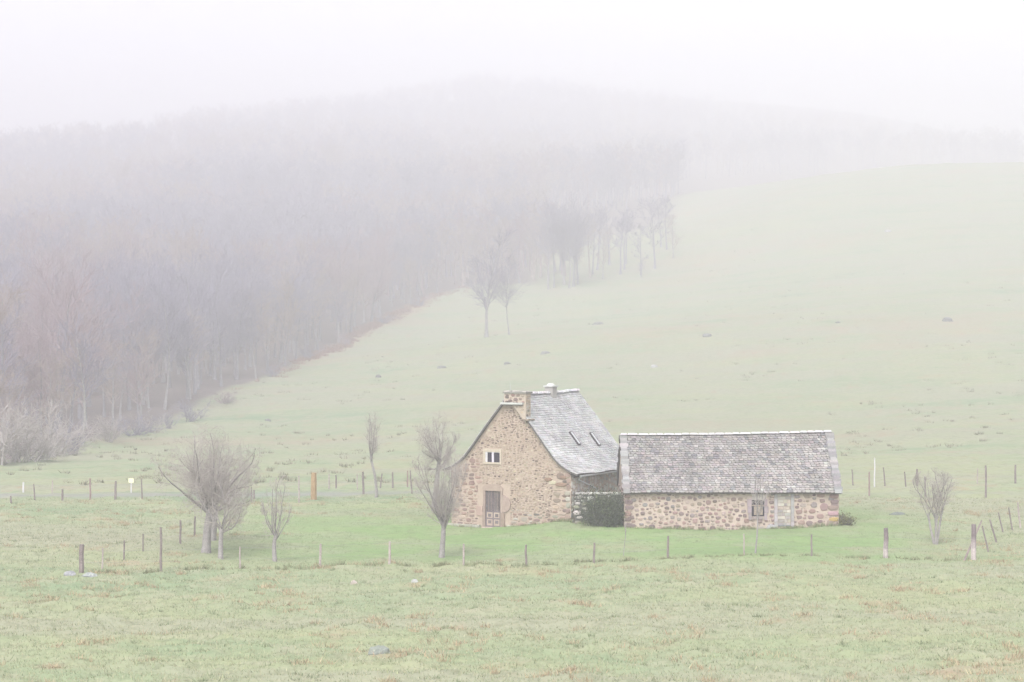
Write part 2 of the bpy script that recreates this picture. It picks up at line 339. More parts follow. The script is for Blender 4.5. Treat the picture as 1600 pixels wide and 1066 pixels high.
def children(r, P, Rr, per, tmin, tmax, angle, lratio, rratio, k, wig, up, rtip=.4, lmin=0, shape=0.0):
    B, kk, _ = P.shape; idx = np.repeat(np.arange(B), per); n = len(idx)
    t = r.uniform(tmin, tmax, n)*(kk-1); i0 = np.minimum(t.astype(int), kk-2); f = (t-i0)[:, None]
    st = P[idx, i0]*(1-f)+P[idx, i0+1]*f; tan = P[idx, i0+1]-P[idx, i0]; tan /= np.linalg.norm(tan, axis=1, keepdims=True)+1e-9
    rv = r.normal(0, 1, (n, 3)); rv -= (rv*tan).sum(1, keepdims=True)*tan; rv /= np.linalg.norm(rv, axis=1, keepdims=True)
    an = np.radians(r.normal(angle, 9, n))[:, None]; d = tan*np.cos(an)+rv*np.sin(an)
    L = np.linalg.norm(P[:, -1]-P[:, 0], axis=1)[idx]*lratio*r.uniform(.6, 1.2, n)*(1-shape*t/(kk-1)); L = np.maximum(L, lmin)
    r0 = (Rr[idx, i0]*(1-f[:, 0])+Rr[idx, i0+1]*f[:, 0])*rratio
    C = polyl(r, st, d, L, k, wig, up); RR = r0[:, None]*np.linspace(1, rtip, k)[None]
    return C, RR
def join(parts):
    Vs, Qs, o = [], [], 0
    for v, q in parts: Vs.append(v); Qs.append(q+o); o += len(v)
    return np.concatenate(Vs), np.concatenate(Qs)
def beech(seed, H=16., low=False, spread=.30, slim=False, far=False):
    """a bare woodland tree: (trunk mesh data, crown mesh data)"""
    r = np.random.default_rng(seed)
    tr = polyl(r, np.zeros((1, 3)), np.array([[r.normal(0, .05), r.normal(0, .05), 1.]]), np.array([H*.93]), 9, .05, .03)
    tr[:, 0, 2] = -.4
    rt = np.linspace(1, .12, 9)[None]*H*(.011 if slim else .0165); rt[:, 0] *= 1.5
    n1 = (14 if far else 15) if low else 24
    c1, q1 = children(r, tr, rt, n1, .22 if not slim else .4, .97, 46, spread, .55, 6, .10, .10, .25, shape=.45)
    c2, q2 = children(r, c1, q1, 6 if low else 9, .2, 1, 42, .50, .6, 4, .12, .07, .4)
    c3, q3 = children(r, c2, q2, 3 if low else 5, .15, 1, 38, .62, .65, 3, .12, .05, .4)
    q1 = np.maximum(q1, .03); q2 = np.maximum(q2, .018); q3 = np.maximum(q3, .013)
    if low: q3 = np.maximum(q3, (.052 if far else .020)); q2 = np.maximum(q2, .03); c2 = c2[:, [0, 3]]; q2 = q2[:, [0, 3]]; c1 = c1[:, [0, 2, 5]]; q1 = q1[:, [0, 2, 5]]
    T = tubes(tr, rt, 5 if low else 8)
    parts = [tubes(c1, q1, 3 if low else 5), tubes(c2[:, ::1], q2, 3), tubes(c3[:, [0, 2]] if low else c3, q3[:, [0, 2]] if low else q3, 3)]
    return T, join(parts)
def yard_tree(name, label, x, y, H, trunk_h, limbs, angle, spread, seed, rt=.11, lean=(0, 0), group=None, twig_n=(9, 6), up=.12, tup=.07, astd=.35, stems=1, base_spread=0, loc_z=None, wig=.09, tip_n=0, lr2=.5, W=None):
    """small bare orchard tree; returns the Empty"""
    r = np.random.default_rng(seed); root = empty(name, (x, y, float(ground_h(x, y)[0]) if loc_z is None else loc_z))
    tag(root, label, 'tree', group)
    st = np.zeros((stems, 3)); th = r.uniform(0, 6.28)+np.arange(stems)*6.28/max(stems, 1)
    d0 = np.stack([lean[0]+np.cos(th)*base_spread, lean[1]+np.sin(th)*base_spread, np.ones(stems)], 1); st[:, :2] = np.stack([np.cos(th), np.sin(th)], 1)*rt*.5*(stems > 1)
    d0 /= np.linalg.norm(d0, axis=1, keepdims=True)
    tr = polyl(r, st, d0, np.full(stems, trunk_h+.2), 6, .05, .02); tr[:, :, 2] -= .2
    rr = np.linspace(1.25, .8, 6)[None]*rt*np.ones((stems, 1)); rr[:, 0] *= 1.25
    # limbs fan out from the head of each stem
    n = limbs*stems; idx = np.repeat(np.arange(stems), limbs); th = np.arange(n)*2.399+r.uniform(0, 6, n)*.15
    an = np.radians(np.clip(r.normal(angle, angle*astd, n), 3, 88)); t0 = tr[idx, -1]-np.array([0, 0, 1])*r.uniform(0, .22*trunk_h, n)[:, None]
    d = np.stack([np.cos(th)*np.sin(an)+lean[0], np.sin(th)*np.sin(an)+lean[1], np.cos(an)], 1); d /= np.linalg.norm(d, axis=1, keepdims=True)
    Wd = W or (H-trunk_h); hz = trunk_h*.85; hv = (H-hz)/2; zc = hz+hv
    L = np.minimum((H-trunk_h)/np.maximum(np.cos(an), .05), Wd*.62/np.maximum(np.sin(an), .05))*r.uniform(.7, 1.0, n)*(.9 if stems < 2 else 1)
    lm = polyl(r, t0, d, L, 9, wig, up); ql = (np.linspace(1, .16, 9)**1.2)[None]*rt*.42*r.uniform(.6, 1.15, (n, 1))
    c2, q2 = children(r, lm, ql, twig_n[0], .10, 1, 42, lr2, .55, 6, wig*1.5, tup, .3, shape=.3)
    c3, q3 = children(r, c2, q2, twig_n[1], .1, 1, 42, .55, .6, 5, wig*1.6, tup*.7, .4)
    c4, q4 = children(r, c3, q3, max(tip_n, 1), .2, 1, 40, .6, .7, 3, .2, .03, .5)
    ctr_ = np.array([lean[0], lean[1]])*hv
    for c_ in (lm, c2, c3, c4):
        q_ = np.stack([(c_[..., 0]-ctr_[0])/(Wd/2), (c_[..., 1]-ctr_[1])/(Wd/2), (c_[..., 2]-zc)/hv], -1); q_[..., 2] = np.where(q_[..., 2] < -.2, -.2+(q_[..., 2]+.2)*.5, q_[..., 2])
        r_ = np.linalg.norm(q_, axis=-1); k_ = np.where(r_ > .72, (.72+.42*(1-np.exp(-(r_-.72)/.42)))/np.maximum(r_, .01), 1)
        c_[..., 0] = ctr_[0]+(c_[..., 0]-ctr_[0])*k_; c_[..., 1] = ctr_[1]+(c_[..., 1]-ctr_[1])*k_; c_[..., 2] = zc+(c_[..., 2]-zc)*k_
    zt = np.percentile(c3[:, -1, 2], 99); wr = np.percentile(np.hypot(c3[:, -1, 0]-ctr_[0], c3[:, -1, 1]-ctr_[1]), 96)
    for c_ in (lm, c2, c3, c4):
        up_ = np.maximum(c_[..., 2]-hz, 0); c_[..., 2] += up_*((H-hz)/(zt-hz)-1)
        f_ = 1+(Wd/2/wr-1)*sstep(hz-.1, hz+.7, c_[..., 2]); c_[..., 0] *= f_; c_[..., 1] *= f_
    parts = [tubes(c2, np.maximum(q2, .007), 4), tubes(c3, np.maximum(q3, .0045), 3)]
    if tip_n: parts.append(tubes(c4, np.maximum(q4, .0035), 3))
    v, q = tubes(tr, rr, 9); C = np.ones((len(v), 3))*.95
    link('trunk', mesh_np('trunk', v, q, C), M['bark'], root)
    v, q = tubes(lm, np.maximum(ql, .014), 6); link('limbs', mesh_np('limbs', v, q, np.ones((len(v), 3))*.8), M['bark'], root)
    v, q = join(parts); link('crown', mesh_np('crown', v, q, np.ones((len(v), 3))), M['twig'], root)
    return root
def at(p, d): return px(p, d), d
def D(y): return CAMZ*FPX/(y-533)            # distance of level ground seen at photo row y
x, y = at(321, 90.5)
yard_tree('orchard_tree', 'large spreading bare tree with thick pale trunk on the lawn near the left fence', x, y, 6.0, 2.1, 15, 42, 1.0, 11, rt=.19, twig_n=(12, 8), tip_n=2, up=.02, tup=.02, astd=.6, W=5.2, wig=.12)
x, y = at(331, 95.5)
yard_tree('orchard_tree', 'bare tree with dark trunk just behind the largest tree, its crown tangled with it', x, y, 5.4, 2.2, 12, 44, .9, 12, rt=.17, twig_n=(10, 7), tip_n=2, W=4.8, wig=.12, up=.02, tup=.02, astd=.6)
x, y = at(345, 88.2)
yard_tree('orchard_tree', 'slender forked bare tree with knobbly base right of the largest tree', x, y, 4.4, 1.4, 9, 40, .85, 13, rt=.11, twig_n=(10, 7), tip_n=2, W=3.4, lean=(.10, 0), wig=.12, up=.02, tup=.03, astd=.5)
x, y = at(430, 86.6)
yard_tree('orchard_tree', 'small vase-shaped bare tree standing alone between the big tree and the farmhouse', x, y, 3.95, 1.3, 8, 24, .92, 14, rt=.095, twig_n=(8, 6), tip_n=2, up=.05, tup=.06, wig=.10, lr2=.36, W=1.6)
x, y = at(690, 89)
yard_tree('orchard_tree', 'bare upswept tree with pale straight trunk in front of the farmhouse left corner', x, y, 5.0, 1.6, 14, 27, .88, 15, rt=.12, twig_n=(10, 7), tip_n=2, up=.05, lr2=.36, W=2.9, wig=.08, tup=.07)
x, y = at(678, 112)
yard_tree('orchard_tree', 'taller rounded bare tree rising behind the upswept tree left of the farmhouse', x, y, 5.5, 3.0, 13, 46, .92, 16, rt=.13, twig_n=(11, 7), tip_n=2, W=3.0, up=.02, tup=.03, astd=.5, wig=.09)
x, y = at(588, 121)
yard_tree('orchard_tree', 'narrow young bare tree on a tall thin stem by the fence left of the farmhouse', x, y, 5.5, 2.6, 8, 24, .95, 17, rt=.085, twig_n=(8, 6), tip_n=1, up=.04, tup=.05, lr2=.4, W=1.8)
x, y = at(1462, 94)
yard_tree('orchard_tree', 'multi-stemmed bare tree on the grass right of the barn', x, y, 3.7, 1.5, 4, 22, .95, 18, rt=.055, twig_n=(8, 6), tip_n=1, stems=4, base_spread=.17, up=.05, tup=.06, lr2=.40, W=2.3)
x, y = at(1180, 89.5)
yard_tree('orchard_tree', 'young sapling in front of the barn window with a wispy brown crown', x, y, 3.6, 1.85, 6, 26, .85, 19, rt=.036, twig_n=(6, 5), lean=(.02, 0), lr2=.4, W=1.4)
x, y = at(974, 88.6)
yard_tree('sapling', 'very thin leafless sapling in front of the dark bush', x, y, 1.5, .9, 3, 14, .7, 23, rt=.016, twig_n=(2, 2), lean=(.03, 0), W=.25)

# wood on the hillside
def wood_mats(kind): return {'grey': 'twig_grey', 'red': 'twig_red', 'pale': 'twig_pale', 'warm': 'twig_warm'}[kind]
VAR = []
for i in range(9):
    T, Cn = beech(100+i, H=16, spread=(.38, .46, .33)[i % 3], slim=(i % 4 == 3))
    kd = ('grey', 'red', 'grey', 'grey', 'red', 'warm', 'warm', 'grey', 'red')[i]
    tm = mesh_np('trunk', *T); tm.materials.append(M['pale_bark' if i in (2, 3, 6) else 'beech_bark']); cm = mesh_np('crown', *Cn); cm.materials.append(M[wood_mats(kd)])
    VAR.append((tm, cm, kd))
r = np.random.default_rng(42); PT = []
for gy in np.arange(150, 2350, 7.2):
    for gx in np.arange(-730, 730, 7.2):
        x = gx+r.uniform(-3.4, 3.4); y = gy+r.uniform(-3.4, 3.4); u = x/y
        if abs(u) > .31: continue
        e = float(edge_d(np.array([x]), np.array([y]))[0]); wb = float((fbm(np.array([x*.06]), np.array([y*.06]), 21)[0]-.5)*13)
        if y-e+wb < 1.5: continue
        p = u*FPX+800
        lim = np.interp(p, [-300, 0, 300, 500, 700, 1000, 1600], [1360, 1390, 1680, 1920, 2280, 2300, 1700])
        if y > lim: continue
        if p > 1062 and (y-e < 520 or r.uniform() < .4): continue
        if 845 < p <= 1062 and (50 < y-e < 280 or (y-e < 50 and r.uniform() < .45)): continue
        if y > 640 and r.uniform() > (640/y)**1.6: continue
        PT.append((x, y, y-e))
PT = np.array(PT); ph = base_h(PT[:, 0], PT[:, 1])
# how large a tree shows: distance, and whether it stands behind others
vis = PT[:, 1]+PT[:, 2]*.9; order = np.argsort(vis); inview = np.abs(PT[:, 0]/PT[:, 1]) < .285
ind = [i for i in order if inview[i]][:265]; rest = np.array(sorted(set(range(len(PT)))-set(ind)))
ZN = [(70, 'at the far left of the wood foot, above the pale bushes'), (150, 'around the pale-trunked tree at the left wood foot'), (230, 'at the wood foot right of the pale-trunked tree'),
      (320, 'where the wood foot meets the meadow above the big orchard tree'), (420, 'at the wood edge above the small vase-shaped tree'), (520, 'at the wood edge where the rusty bracken begins'),
      (620, 'behind the brightest strip of rusty bracken'), (710, 'above the top end of the rusty bracken strip'), (800, 'behind the lone tree of the slope'), (880, 'at the left end of the clump above the farm'),
      (960, 'in the middle of the clump above the farm'), (1060, 'at the right end of the clump above the farm'), (1160, 'in the fog where the meadow edge climbs right of the clump'), (1320, 'in the fog above the barn, beyond the meadow edge'), (9999, 'in the fog beyond the crest of the right meadow')]
def zone(p, kd, h):
    z = next(t for lim_, t in ZN if p < lim_); look = {'grey': 'grey', 'red': 'reddish-brown', 'pale': 'pale', 'warm': 'fawn-coloured'}[kd]
    size = 'tall' if h > 18.5 else 'low' if h < 14.5 else 'medium'
    return f'{size} {look} bare tree '+z, 'bare trees '+z
def put_tree(name, var, x, y, z, h, rz, label, group, mat=None):
    root = empty(name, (x, y, z), rz); root.scale = (h/16,)*3; tag(root, label, 'tree', group)
    for nm, me in (('trunk', var[0]), ('crown', var[1])):
        o = bpy.data.objects.new(nm, me); COL.objects.link(o); o.parent = root
        if mat and nm == 'trunk':
            o.material_slots[0].link = 'OBJECT'; o.material_slots[0].material = M[mat]
    return root
for i in ind:
    x, y, de = PT[i]; wq = float(fbm(np.array([x*.02]), np.array([y*.012]), 55, 3)[0]); vi = int(r.choice((1, 4, 8, 5, 6) if wq+r.normal(0, .07) > .52 else (0, 2, 3, 7, 5))); var = VAR[vi]
    h = r.uniform(10.5, 20)+min(2.5, max(0, (y-200)/100))
    if y < 205: h = min(h, 11.0)
    if de < 12: h *= .85 if x/y*FPX+800 < 960 else .62
    if 840 < x/y*FPX+800 < 1080: h *= .85 if x/y*FPX+800 < 960 else .62
    lb, gr = zone(x/y*FPX+800, var[2], h)
    put_tree('beech_tree', var, x, y, float(ph[i]), h, r.uniform(0, 6.28), lb, gr)
LVm = [join(beech(300+i, 16, low=True, spread=.33)) for i in range(5)]
LVf = [join(beech(400+i, 16, low=True, spread=.33, far=True)) for i in range(5)]
Vs, Qs, Ms, o = [], [], [], 0
for i in rest:
    v, q = (LVm if PT[i, 1] < 540 else LVf)[int(r.integers(0, 5))]; th = r.uniform(0, 6.28); s = r.uniform(15, 23 if PT[i, 1] < 800 else 29)/16; c_, s_ = math.cos(th)*s, math.sin(th)*s
    w = np.empty_like(v); w[:, 0] = v[:, 0]*c_-v[:, 1]*s_+PT[i, 0]; w[:, 1] = v[:, 0]*s_+v[:, 1]*c_+PT[i, 1]; w[:, 2] = v[:, 2]*s+ph[i]
    Vs.append(w); Qs.append(q+o); o += len(v)
    wq = float(fbm(PT[i:i+1, 0]*.02, PT[i:i+1, 1]*.012, 55, 3)[0])+r.normal(0, .07); Ms.append(np.full(len(q), 0 if wq < .50 else 1 if wq < .58 else 2, np.int32))
if Vs:
    wm = mesh_np('wood', np.concatenate(Vs), np.concatenate(Qs), smooth=False)
    for nm_ in ('twig_grey', 'twig_red', 'twig_warm'): wm.materials.append(M[nm_])
    wm.polygons.foreach_set('material_index', np.concatenate(Ms))
    tag(link('wood', wm, None),
        'mass of bare trees fading into fog up the hillside behind', 'wood', kind='stuff')
print('wood trees', len(ind), len(rest))
# named single trees on the slope
def hill_tree(p, d, h, var, name, label, group=None, mat=None):
    h *= S(d)/d; d = S(d); x = px(p, d); put_tree(name, VAR[var], x, d, float(base_h(x, d)[0]), h, p*.7, label, group, mat)
hill_tree(760, 235, 13, 2, 'beech_tree', 'tall bare misty tree standing alone on the meadow slope above the farmhouse chimney')
hill_tree(796, 236, 9, 3, 'beech_tree', 'thin faint bare tree just right of the lone tree on the slope')
hill_tree(127, 166, 11, 3, 'birch_tree', 'bare tree with a bright pale trunk at the foot of the wood, far left', mat='birch')
for k, p in enumerate((857, 866, 882, 889, 896, 903)):
    hill_tree(p, 287+k % 3, 12, (3, 7, 2, 3, 0, 7)[k], 'beech_tree', ('first', 'second', 'third', 'fourth', 'fifth', 'sixth')[k]+' slim tree from the left in the front row of the misty clump', 'foremost trunks of the clump above the farm')
hill_tree(1052, 318, 7, 6, 'beech_tree', 'small arching tree at the right end of the misty clump above the farm')

# scrub at the foot of the wood
def scrub(seed, H, n=15):
    r = np.random.default_rng(seed); st = np.zeros((n, 3)); st[:, :2] = r.normal(0, .35, (n, 2)); st[:, 2] = -.1
    an = np.radians(r.uniform(5, 60, n)); th = r.uniform(0, 6.28, n); d = np.stack([np.cos(th)*np.sin(an), np.sin(th)*np.sin(an), np.cos(an)], 1)
    P = polyl(r, st, d, H*r.uniform(.4, 1.2, n), 6, .17, .03); q = np.linspace(.06, .016, 6)[None]*np.ones((n, 1))
    c2, q2 = children(r, P, q, 7, .15, 1, 38, .45, .7, 4, .14, .03); c3, q3 = children(r, c2, q2, 5, .1, 1, 40, .6, .8, 3, .14, .02)
    return join([tubes(P, q, 4), tubes(c2, np.maximum(q2, .018), 3), tubes(c3, np.maximum(q3, .012), 3)])
SCR = [mesh_np('scrub_bush', *scrub(500+i, 3.4)) for i in range(4)]
for k, (p, d, h, mt) in enumerate([(-15, 150, 4.6, 'twig_pale'), (22, 152, 4.2, 'twig_pale'), (55, 153, 3.6, 'twig_pale'), (90, 158, 3.8, 'twig_pale'), (112, 160, 2.6, 'twig_grey'), (170, 170, 2.4, 'twig_pale'),
                                   (205, 174, 2.8, 'twig_grey'), (235, 177, 2.2, 'twig_pale'), (262, 181, 2.0, 'twig_grey'), (300, 186, 2.4, 'twig_grey'), (350, 195, 2.2, 'twig_red'), (425, 215, 2.2, 'twig_grey'),
                                   (480, 232, 2.4, 'twig_grey'), (540, 248, 2.6, 'twig_red'), (600, 266, 2.6, 'twig_grey'), (655, 280, 2.8, 'twig_grey')]):
    d = S(d); h *= 1.1; x = px(p, d); o_ = bpy.data.objects.new('scrub_bush', SCR[k % 4]); COL.objects.link(o_)
    if not SCR[k % 4].materials: SCR[k % 4].materials.append(M['twig_pale'])
    o_.material_slots[0].link = 'OBJECT'; o_.material_slots[0].material = M[mt]
    o_.location = (x, d, float(base_h(x, d)[0])); o_.scale = (h/3.4*1.25, h/3.4*1.25, h/3.4); o_.rotation_euler = (0, 0, k*1.3)
    ORD = ('first', 'second', 'third', 'fourth', 'fifth', 'sixth', 'seventh')
    if k < 5: tag(o_, f'{ORD[k]} from the left of the pale tangled bushes at the far left wood foot', 'bush', 'pale bushes at the far left foot of the wood')
    elif k < 10: tag(o_, f'{ORD[k-5]} from the left of the low bushes at the wood foot above the left fence', 'bush', 'bushes at the wood foot above the left fence')
    else: tag(o_, f'{ORD[k-10]} from the bottom of the low bushes along the climbing edge of the wood', 'bush', 'bushes along the climbing wood edge')

# ------------------------------------------------------------------ stone masonry
def blob(mb, c, u, v, n, a, b_, depth, col, rnd, k=9):
    """one flattened stone in a wall face"""
    vs = []; fs = []; ph_ = rnd.uniform(0, 6.28); rr = [1+rnd.uniform(-.16, .16) for _ in range(k)]
    pw = rnd.uniform(.55, .85)
    for ring, (s, h) in enumerate(((1.0, -.02), (.92, depth*.7), (.6, depth))):
        for i in range(k):
            t = 2*math.pi*i/k+.3
            ct, st = math.cos(t), math.sin(t); ex = math.copysign(abs(ct)**pw, ct)*rr[i]; ey = math.copysign(abs(st)**pw, st)*rr[(i*2) % k]
            vs.append(c+u*(ex*a*s)+v*(ey*b_*s)+n*h)
    for ring in range(2):
        for i in range(k): fs.append([ring*k+i, ring*k+(i+1) % k, ring*k+k+(i+1) % k, ring*k+k+i])
    fs.append([2*k+i for i in range(k)]); mb.add(vs, fs, col)
def jit(c, rnd, a=.12):
    f = 1+rnd.uniform(-a, a); return tuple(max(0, x*f*(1+rnd.uniform(-.04, .04))) for x in c)
def masonry(mb, o, u, v, n, W, H, inside, pal, rnd, sizes, tries=4000, gap=.035, aspect=(1.2, 2.2), depth=.03, keepout=()):
    """dart throwing of stones over a face; inside(s,t) says where, sizes(s,t)->(amin,amax,density 0..1), pal(s,t)->colour"""
    put = []; cell = {}
    for k in range(tries):
        s = rnd.uniform(0, W); t = rnd.uniform(0, H); amin, amax, dens = sizes(s, t)
        if rnd.random() > dens: continue
        f = (1-k/tries)**1.3; a = amin+(amax-amin)*f*rnd.uniform(.6, 1); b2 = a/rnd.uniform(*aspect)
        if not (inside(s-a, t-b2) and inside(s+a, t+b2) and inside(s+a, t-b2) and inside(s-a, t+b2)): continue
        if any(x0-a < s < x1+a and y0-b2 < t < y1+b2 for x0, y0, x1, y1 in keepout): continue
        ok = True; ci, cj = int(s/.5), int(t/.5)
        for i in (-1, 0, 1):
            for j in (-1, 0, 1):
                for (s2, t2, a2, c2) in cell.get((ci+i, cj+j), ()):
                    if abs(s-s2) < a+a2+gap and abs(t-t2) < b2+c2+gap: ok = False; break
                if not ok: break
            if not ok: break
        if not ok: continue
        cell.setdefault((ci, cj), []).append((s, t, a, b2)); blob(mb, o+u*s+v*t, u, v, n, a, b2, depth*rnd.uniform(.6, 1.2), jit(pal(s, t), rnd), rnd)
def slates(mb, surf, W, L, row, wid, rnd, pal, thick=.022, flat=0.0, lift=.03):
    """overlapping stone slates; surf(s,d) -> (point, down, across, normal) with d the distance down the slope"""
    nrow = int(L/row)+1
    for j in range(nrow):
        d1 = L-j*row; off = rnd.uniform(0, wid); s = -off
        while s < W:
            w = wid*rnd.uniform(.7, 1.35); a = max(s, 0); e = min(s+w, W); s += w
            if e-a < .05: continue
            P, dn, ac, n = surf((a+e)/2, max(d1-row*.9, 0.0)); P2, dn2, ac2, n2 = surf((a+e)/2, d1)
            hw_ = (e-a)/2-.006; dd = rnd.uniform(-.012, .02); l1 = lift+rnd.uniform(0, .012); cut = rnd.uniform(.25, .5) if rnd.random() > flat else .08
            low = P2+n2*l1+dn2*dd; top = P-dn*(row*.25)+n*.004
            m1 = low-dn2*(row*cut)
            out = [top-ac*hw_, m1-ac2*hw_, low-ac2*(hw_*.45 if cut > .1 else hw_*.95), low+ac2*(hw_*.45 if cut > .1 else hw_*.95), m1+ac2*hw_, top+ac*hw_]
            bot = [p-n2*thick for p in out]; k = 6
            fs = [[i for i in range(k)], [k+i for i in range(k)][::-1]]+[[i, (i+1) % k+0, (i+1) % k+k, i+k][::-1] for i in range(k)]
            mb.add(out+bot, fs, jit(pal((a+e)/2, d1), rnd, .16))

# ------------------------------------------------------------------ farmhouse
rnd = random.Random(5)
TH = R(30); U = Vector((math.cos(TH), -math.sin(TH), 0)); B_ = Vector((math.sin(TH), math.cos(TH), 0)); Zv = Vector((0, 0, 1)); NF = -B_
HC = Vector((-.10, 103.2, 0)); HL, HWD = 7.6, 3.72
PROF = [(0, 0), (1.2, 1.42), (1.75, 2.08), (2.3, 2.77), (2.8, 3.36), (3.15, 3.68), (3.55, 3.93), (3.85, 4.06), (4.2, 4.2)]; APEX = 7.16
def prof(u): return APEX-float(np.interp(abs(u), [p[0] for p in PROF], [p[1] for p in PROF]))
farm = empty('farmhouse', HC); tag(farm, 'tall stone farmhouse with steep grey slate roof and gable end facing the pasture', 'house')
def H(u, t, z): return U*u+B_*t+Zv*z      # local to the Empty: u across the gable, t along the ridge
# body
mb = MB(); lst = [-HWD]+[-p for p in (3.15, 2.8, 2.3, 1.75, 1.2)]+[0]+[1.2, 1.75, 2.3, 2.8, 3.15]+[HWD]
tops = [(u, prof(u)-.10) for u in lst]; poly = [(-HWD, -1.2)]+tops+[(HWD, -1.2)]; n = len(poly)
vs = [H(u, 0, z) for u, z in poly]+[H(u, HL, z) for u, z in poly]
mb.add(vs, [list(range(n))[::-1], [n+i for i in range(n)]]+[[i, (i+1) % n, (i+1) % n+n, i+n] for i in range(n)], (.405, .325, .27))
mb.mi = 1
# gable masonry
WARM = [(.38, .305, .235), (.34, .27, .21), (.42, .34, .26), (.30, .24, .19), (.37, .30, .235), (.46, .39, .31)]
DARK = [(.16, .12, .10), (.20, .15, .125), (.12, .095, .085), (.23, .175, .145)]
REDD = [(.29, .195, .165), (.24, .17, .15), (.35, .25, .21), (.20, .15, .135), (.40, .32, .27)]
MOSS = [(.27, .27, .21), (.21, .21, .17), (.33, .305, .26), (.42, .40, .36), (.17, .15, .135)]
def gin(s, t): u = s-HWD; z = t-.6; return abs(u) < HWD-.03 and z < prof(u)-.22
def gpal(s, t):
    u = s-HWD; z = t-.6
    if z < .75+rnd.uniform(-.3, .3) and u > -.6: return rnd.choice(MOSS+REDD)
    if u < -1.9 and z < 3.6+rnd.uniform(-.5, .5): return rnd.choice(REDD)
    q = fbm(np.array([u*.9+7]), np.array([z*.9]), 3, 3)[0]
    return rnd.choice(DARK if rnd.random() < (.42 if q > .52 else .12) else WARM)
def gsz(s, t):
    u = s-HWD; z = t-.6
    if z < .75: return .035, .22, 1
    if u < -1.9 and z < 3.6: return .04, .22, 1
    if u > 2.6 and z < 3.4: return .05, .26, .7
    return .025, .10, .95
o_ = U*(-HWD)+Zv*(-.6)
# openings as photographed: door at px 755-780, window at px 755-778
du, dw, dz0, dz1 = -1.06, .96, -.1, 1.86
wu, ww, wz0, wz1 = -1.08, .92, 3.42, 3.98
KO = [(du-dw/2-.48+HWD, 0, du+dw/2+.55+HWD, dz1+.35+.6), (wu-ww/2-.16+HWD, wz0-.14+.6, wu+ww/2+.14+HWD, wz1+.20+.6)]
masonry(mb, o_, U, Zv, NF, 2*HWD, 8, gin, gpal, rnd, gsz, 60000, .014, (1.3, 3.2), .03, KO)
# larger corner stones
for z in np.arange(0, 3.0, .32):
    w = rnd.uniform(.3, .5)*(1 if rnd.random() < .5 else .7)
    blob(mb, H(HWD-w/2-.02, 0, z), U, Zv, NF, w/2, .14, .045, jit(rnd.choice(REDD+MOSS[2:4]), rnd), rnd)
for uu, zz, a in ((3.15, 2.35, .34), (2.35, 2.6, .24), (3.25, 2.75, .2)): blob(mb, H(uu, -.012, zz), U, Zv, NF, a, .10, .05, (.25, .165, .12), rnd)
# side wall masonry, grey upright stones
SG = [(.54, .52, .49), (.46, .44, .42), (.58, .56, .52), (.38, .365, .35), (.52, .49, .44)]
masonry(mb, U*HWD+Zv*(-.6), B_, Zv, U, HL, 3.5, lambda s, t: 0 < s < HL and 0 < t < 3.45, lambda s, t: rnd.choice(SG), rnd, lambda s, t: (.035, .15, 1), 14000, .010, (.5, 1.1), .03)
wall = mb.build('wall', [M['mortar'], M['stone']], farm)
# door surround of reddish dressed stones
mb = MB(); RS = (.33, .245, .215)
def facebox(mb, u0, u1, z0, z1, t0, t1, col): mb.box(H((u0+u1)/2, (t0+t1)/2, (z0+z1)/2), (u1-u0, abs(t1-t0), z1-z0), col, U, B_, Zv)
L0, L1 = du-dw/2, du+dw/2
facebox(mb, L0-.17, L0, -.6, .72, -.07, .10, jit(RS, rnd)); facebox(mb, L0-.13, L0, .725, dz1, -.06, .10, jit(RS, rnd))
facebox(mb, L1, L1+.26, -.6, .70, -.07, .10, jit(RS, rnd)); facebox(mb, L1, L1+.12, .705, dz1, -.06, .10, jit(RS, rnd))
# lintel with a bowed top
pts = [(L0-.16, dz1+.003), (L1+.14, dz1+.003), (L1+.14, dz1+.18), (L1-.05, dz1+.33), (du, dz1+.40), (L0+.05, dz1+.34), (L0-.16, dz1+.20)]
k = len(pts); vs = [H(u, -.075, z) for u, z in pts]+[H(u, .1, z) for u, z in pts]
mb.add(vs, [list(range(k)), [k+i for i in range(k)][::-1]]+[[i, k+i, k+(i+1) % k, (i+1) % k] for i in range(k)], (.36, .28, .235))
# half-round block on the right, squared one on the left
pts = [(L1+.13, .72)]+[(L1+.13+.50*math.sin(a)**.8, 1.17-.45*math.cos(a)) for a in np.linspace(.35, math.pi-.3, 9)]+[(L1+.13, 1.68)]
k = len(pts); vs = [H(u, -.065, z) for u, z in pts]+[H(u, .05, z) for u, z in pts]
mb.add(vs, [list(range(k)), [k+i for i in range(k)][::-1]]+[[i, k+i, k+(i+1) % k, (i+1) % k] for i in range(k)], (.36, .275, .24))
facebox(mb, L0-.56, L0-.175, .50, 1.02, -.06, .05, (.40, .29, .25))
mb.build('door_surround', M['stone'], farm)
mb = MB()     # plank and panel door
for i in range(5):
    a = L0+dw*i/5; facebox(mb, a+.006, a+dw/5-.006, .78, dz1, .0, .06, jit((.95, .95, 1), rnd))
facebox(mb, L0, L1, -.1, .775, .012, .06, (.9, .88, .9))
for zz in (-.1, .32, .70): facebox(mb, L0+.002, L1-.002, zz+.001, zz+.08, -.012, .011, (1.08, 1.06, 1.06))
for uu in (L0+.003, du-.04, L1-.083): facebox(mb, uu, uu+.08, -.018, .70, -.010, .0115, (1.05, 1.03, 1.03))
for cxx_ in (L0+.26, L1-.26):
    for cz, br in ((.16, 1.12), (.52, .88)): facebox(mb, cxx_-.10, cxx_+.10, cz-.07, cz+.10, -.008, .0118, (br, br, br*.97))
door = mb.build('door', M['door'], farm)
mb = MB(); mb.tube([H(L0+.1, -.03, .95), H(L0+.1, -.05, 1.1)], .018, 6, (.5, .5, .5)); mb.build('handle', M['metal'], door)
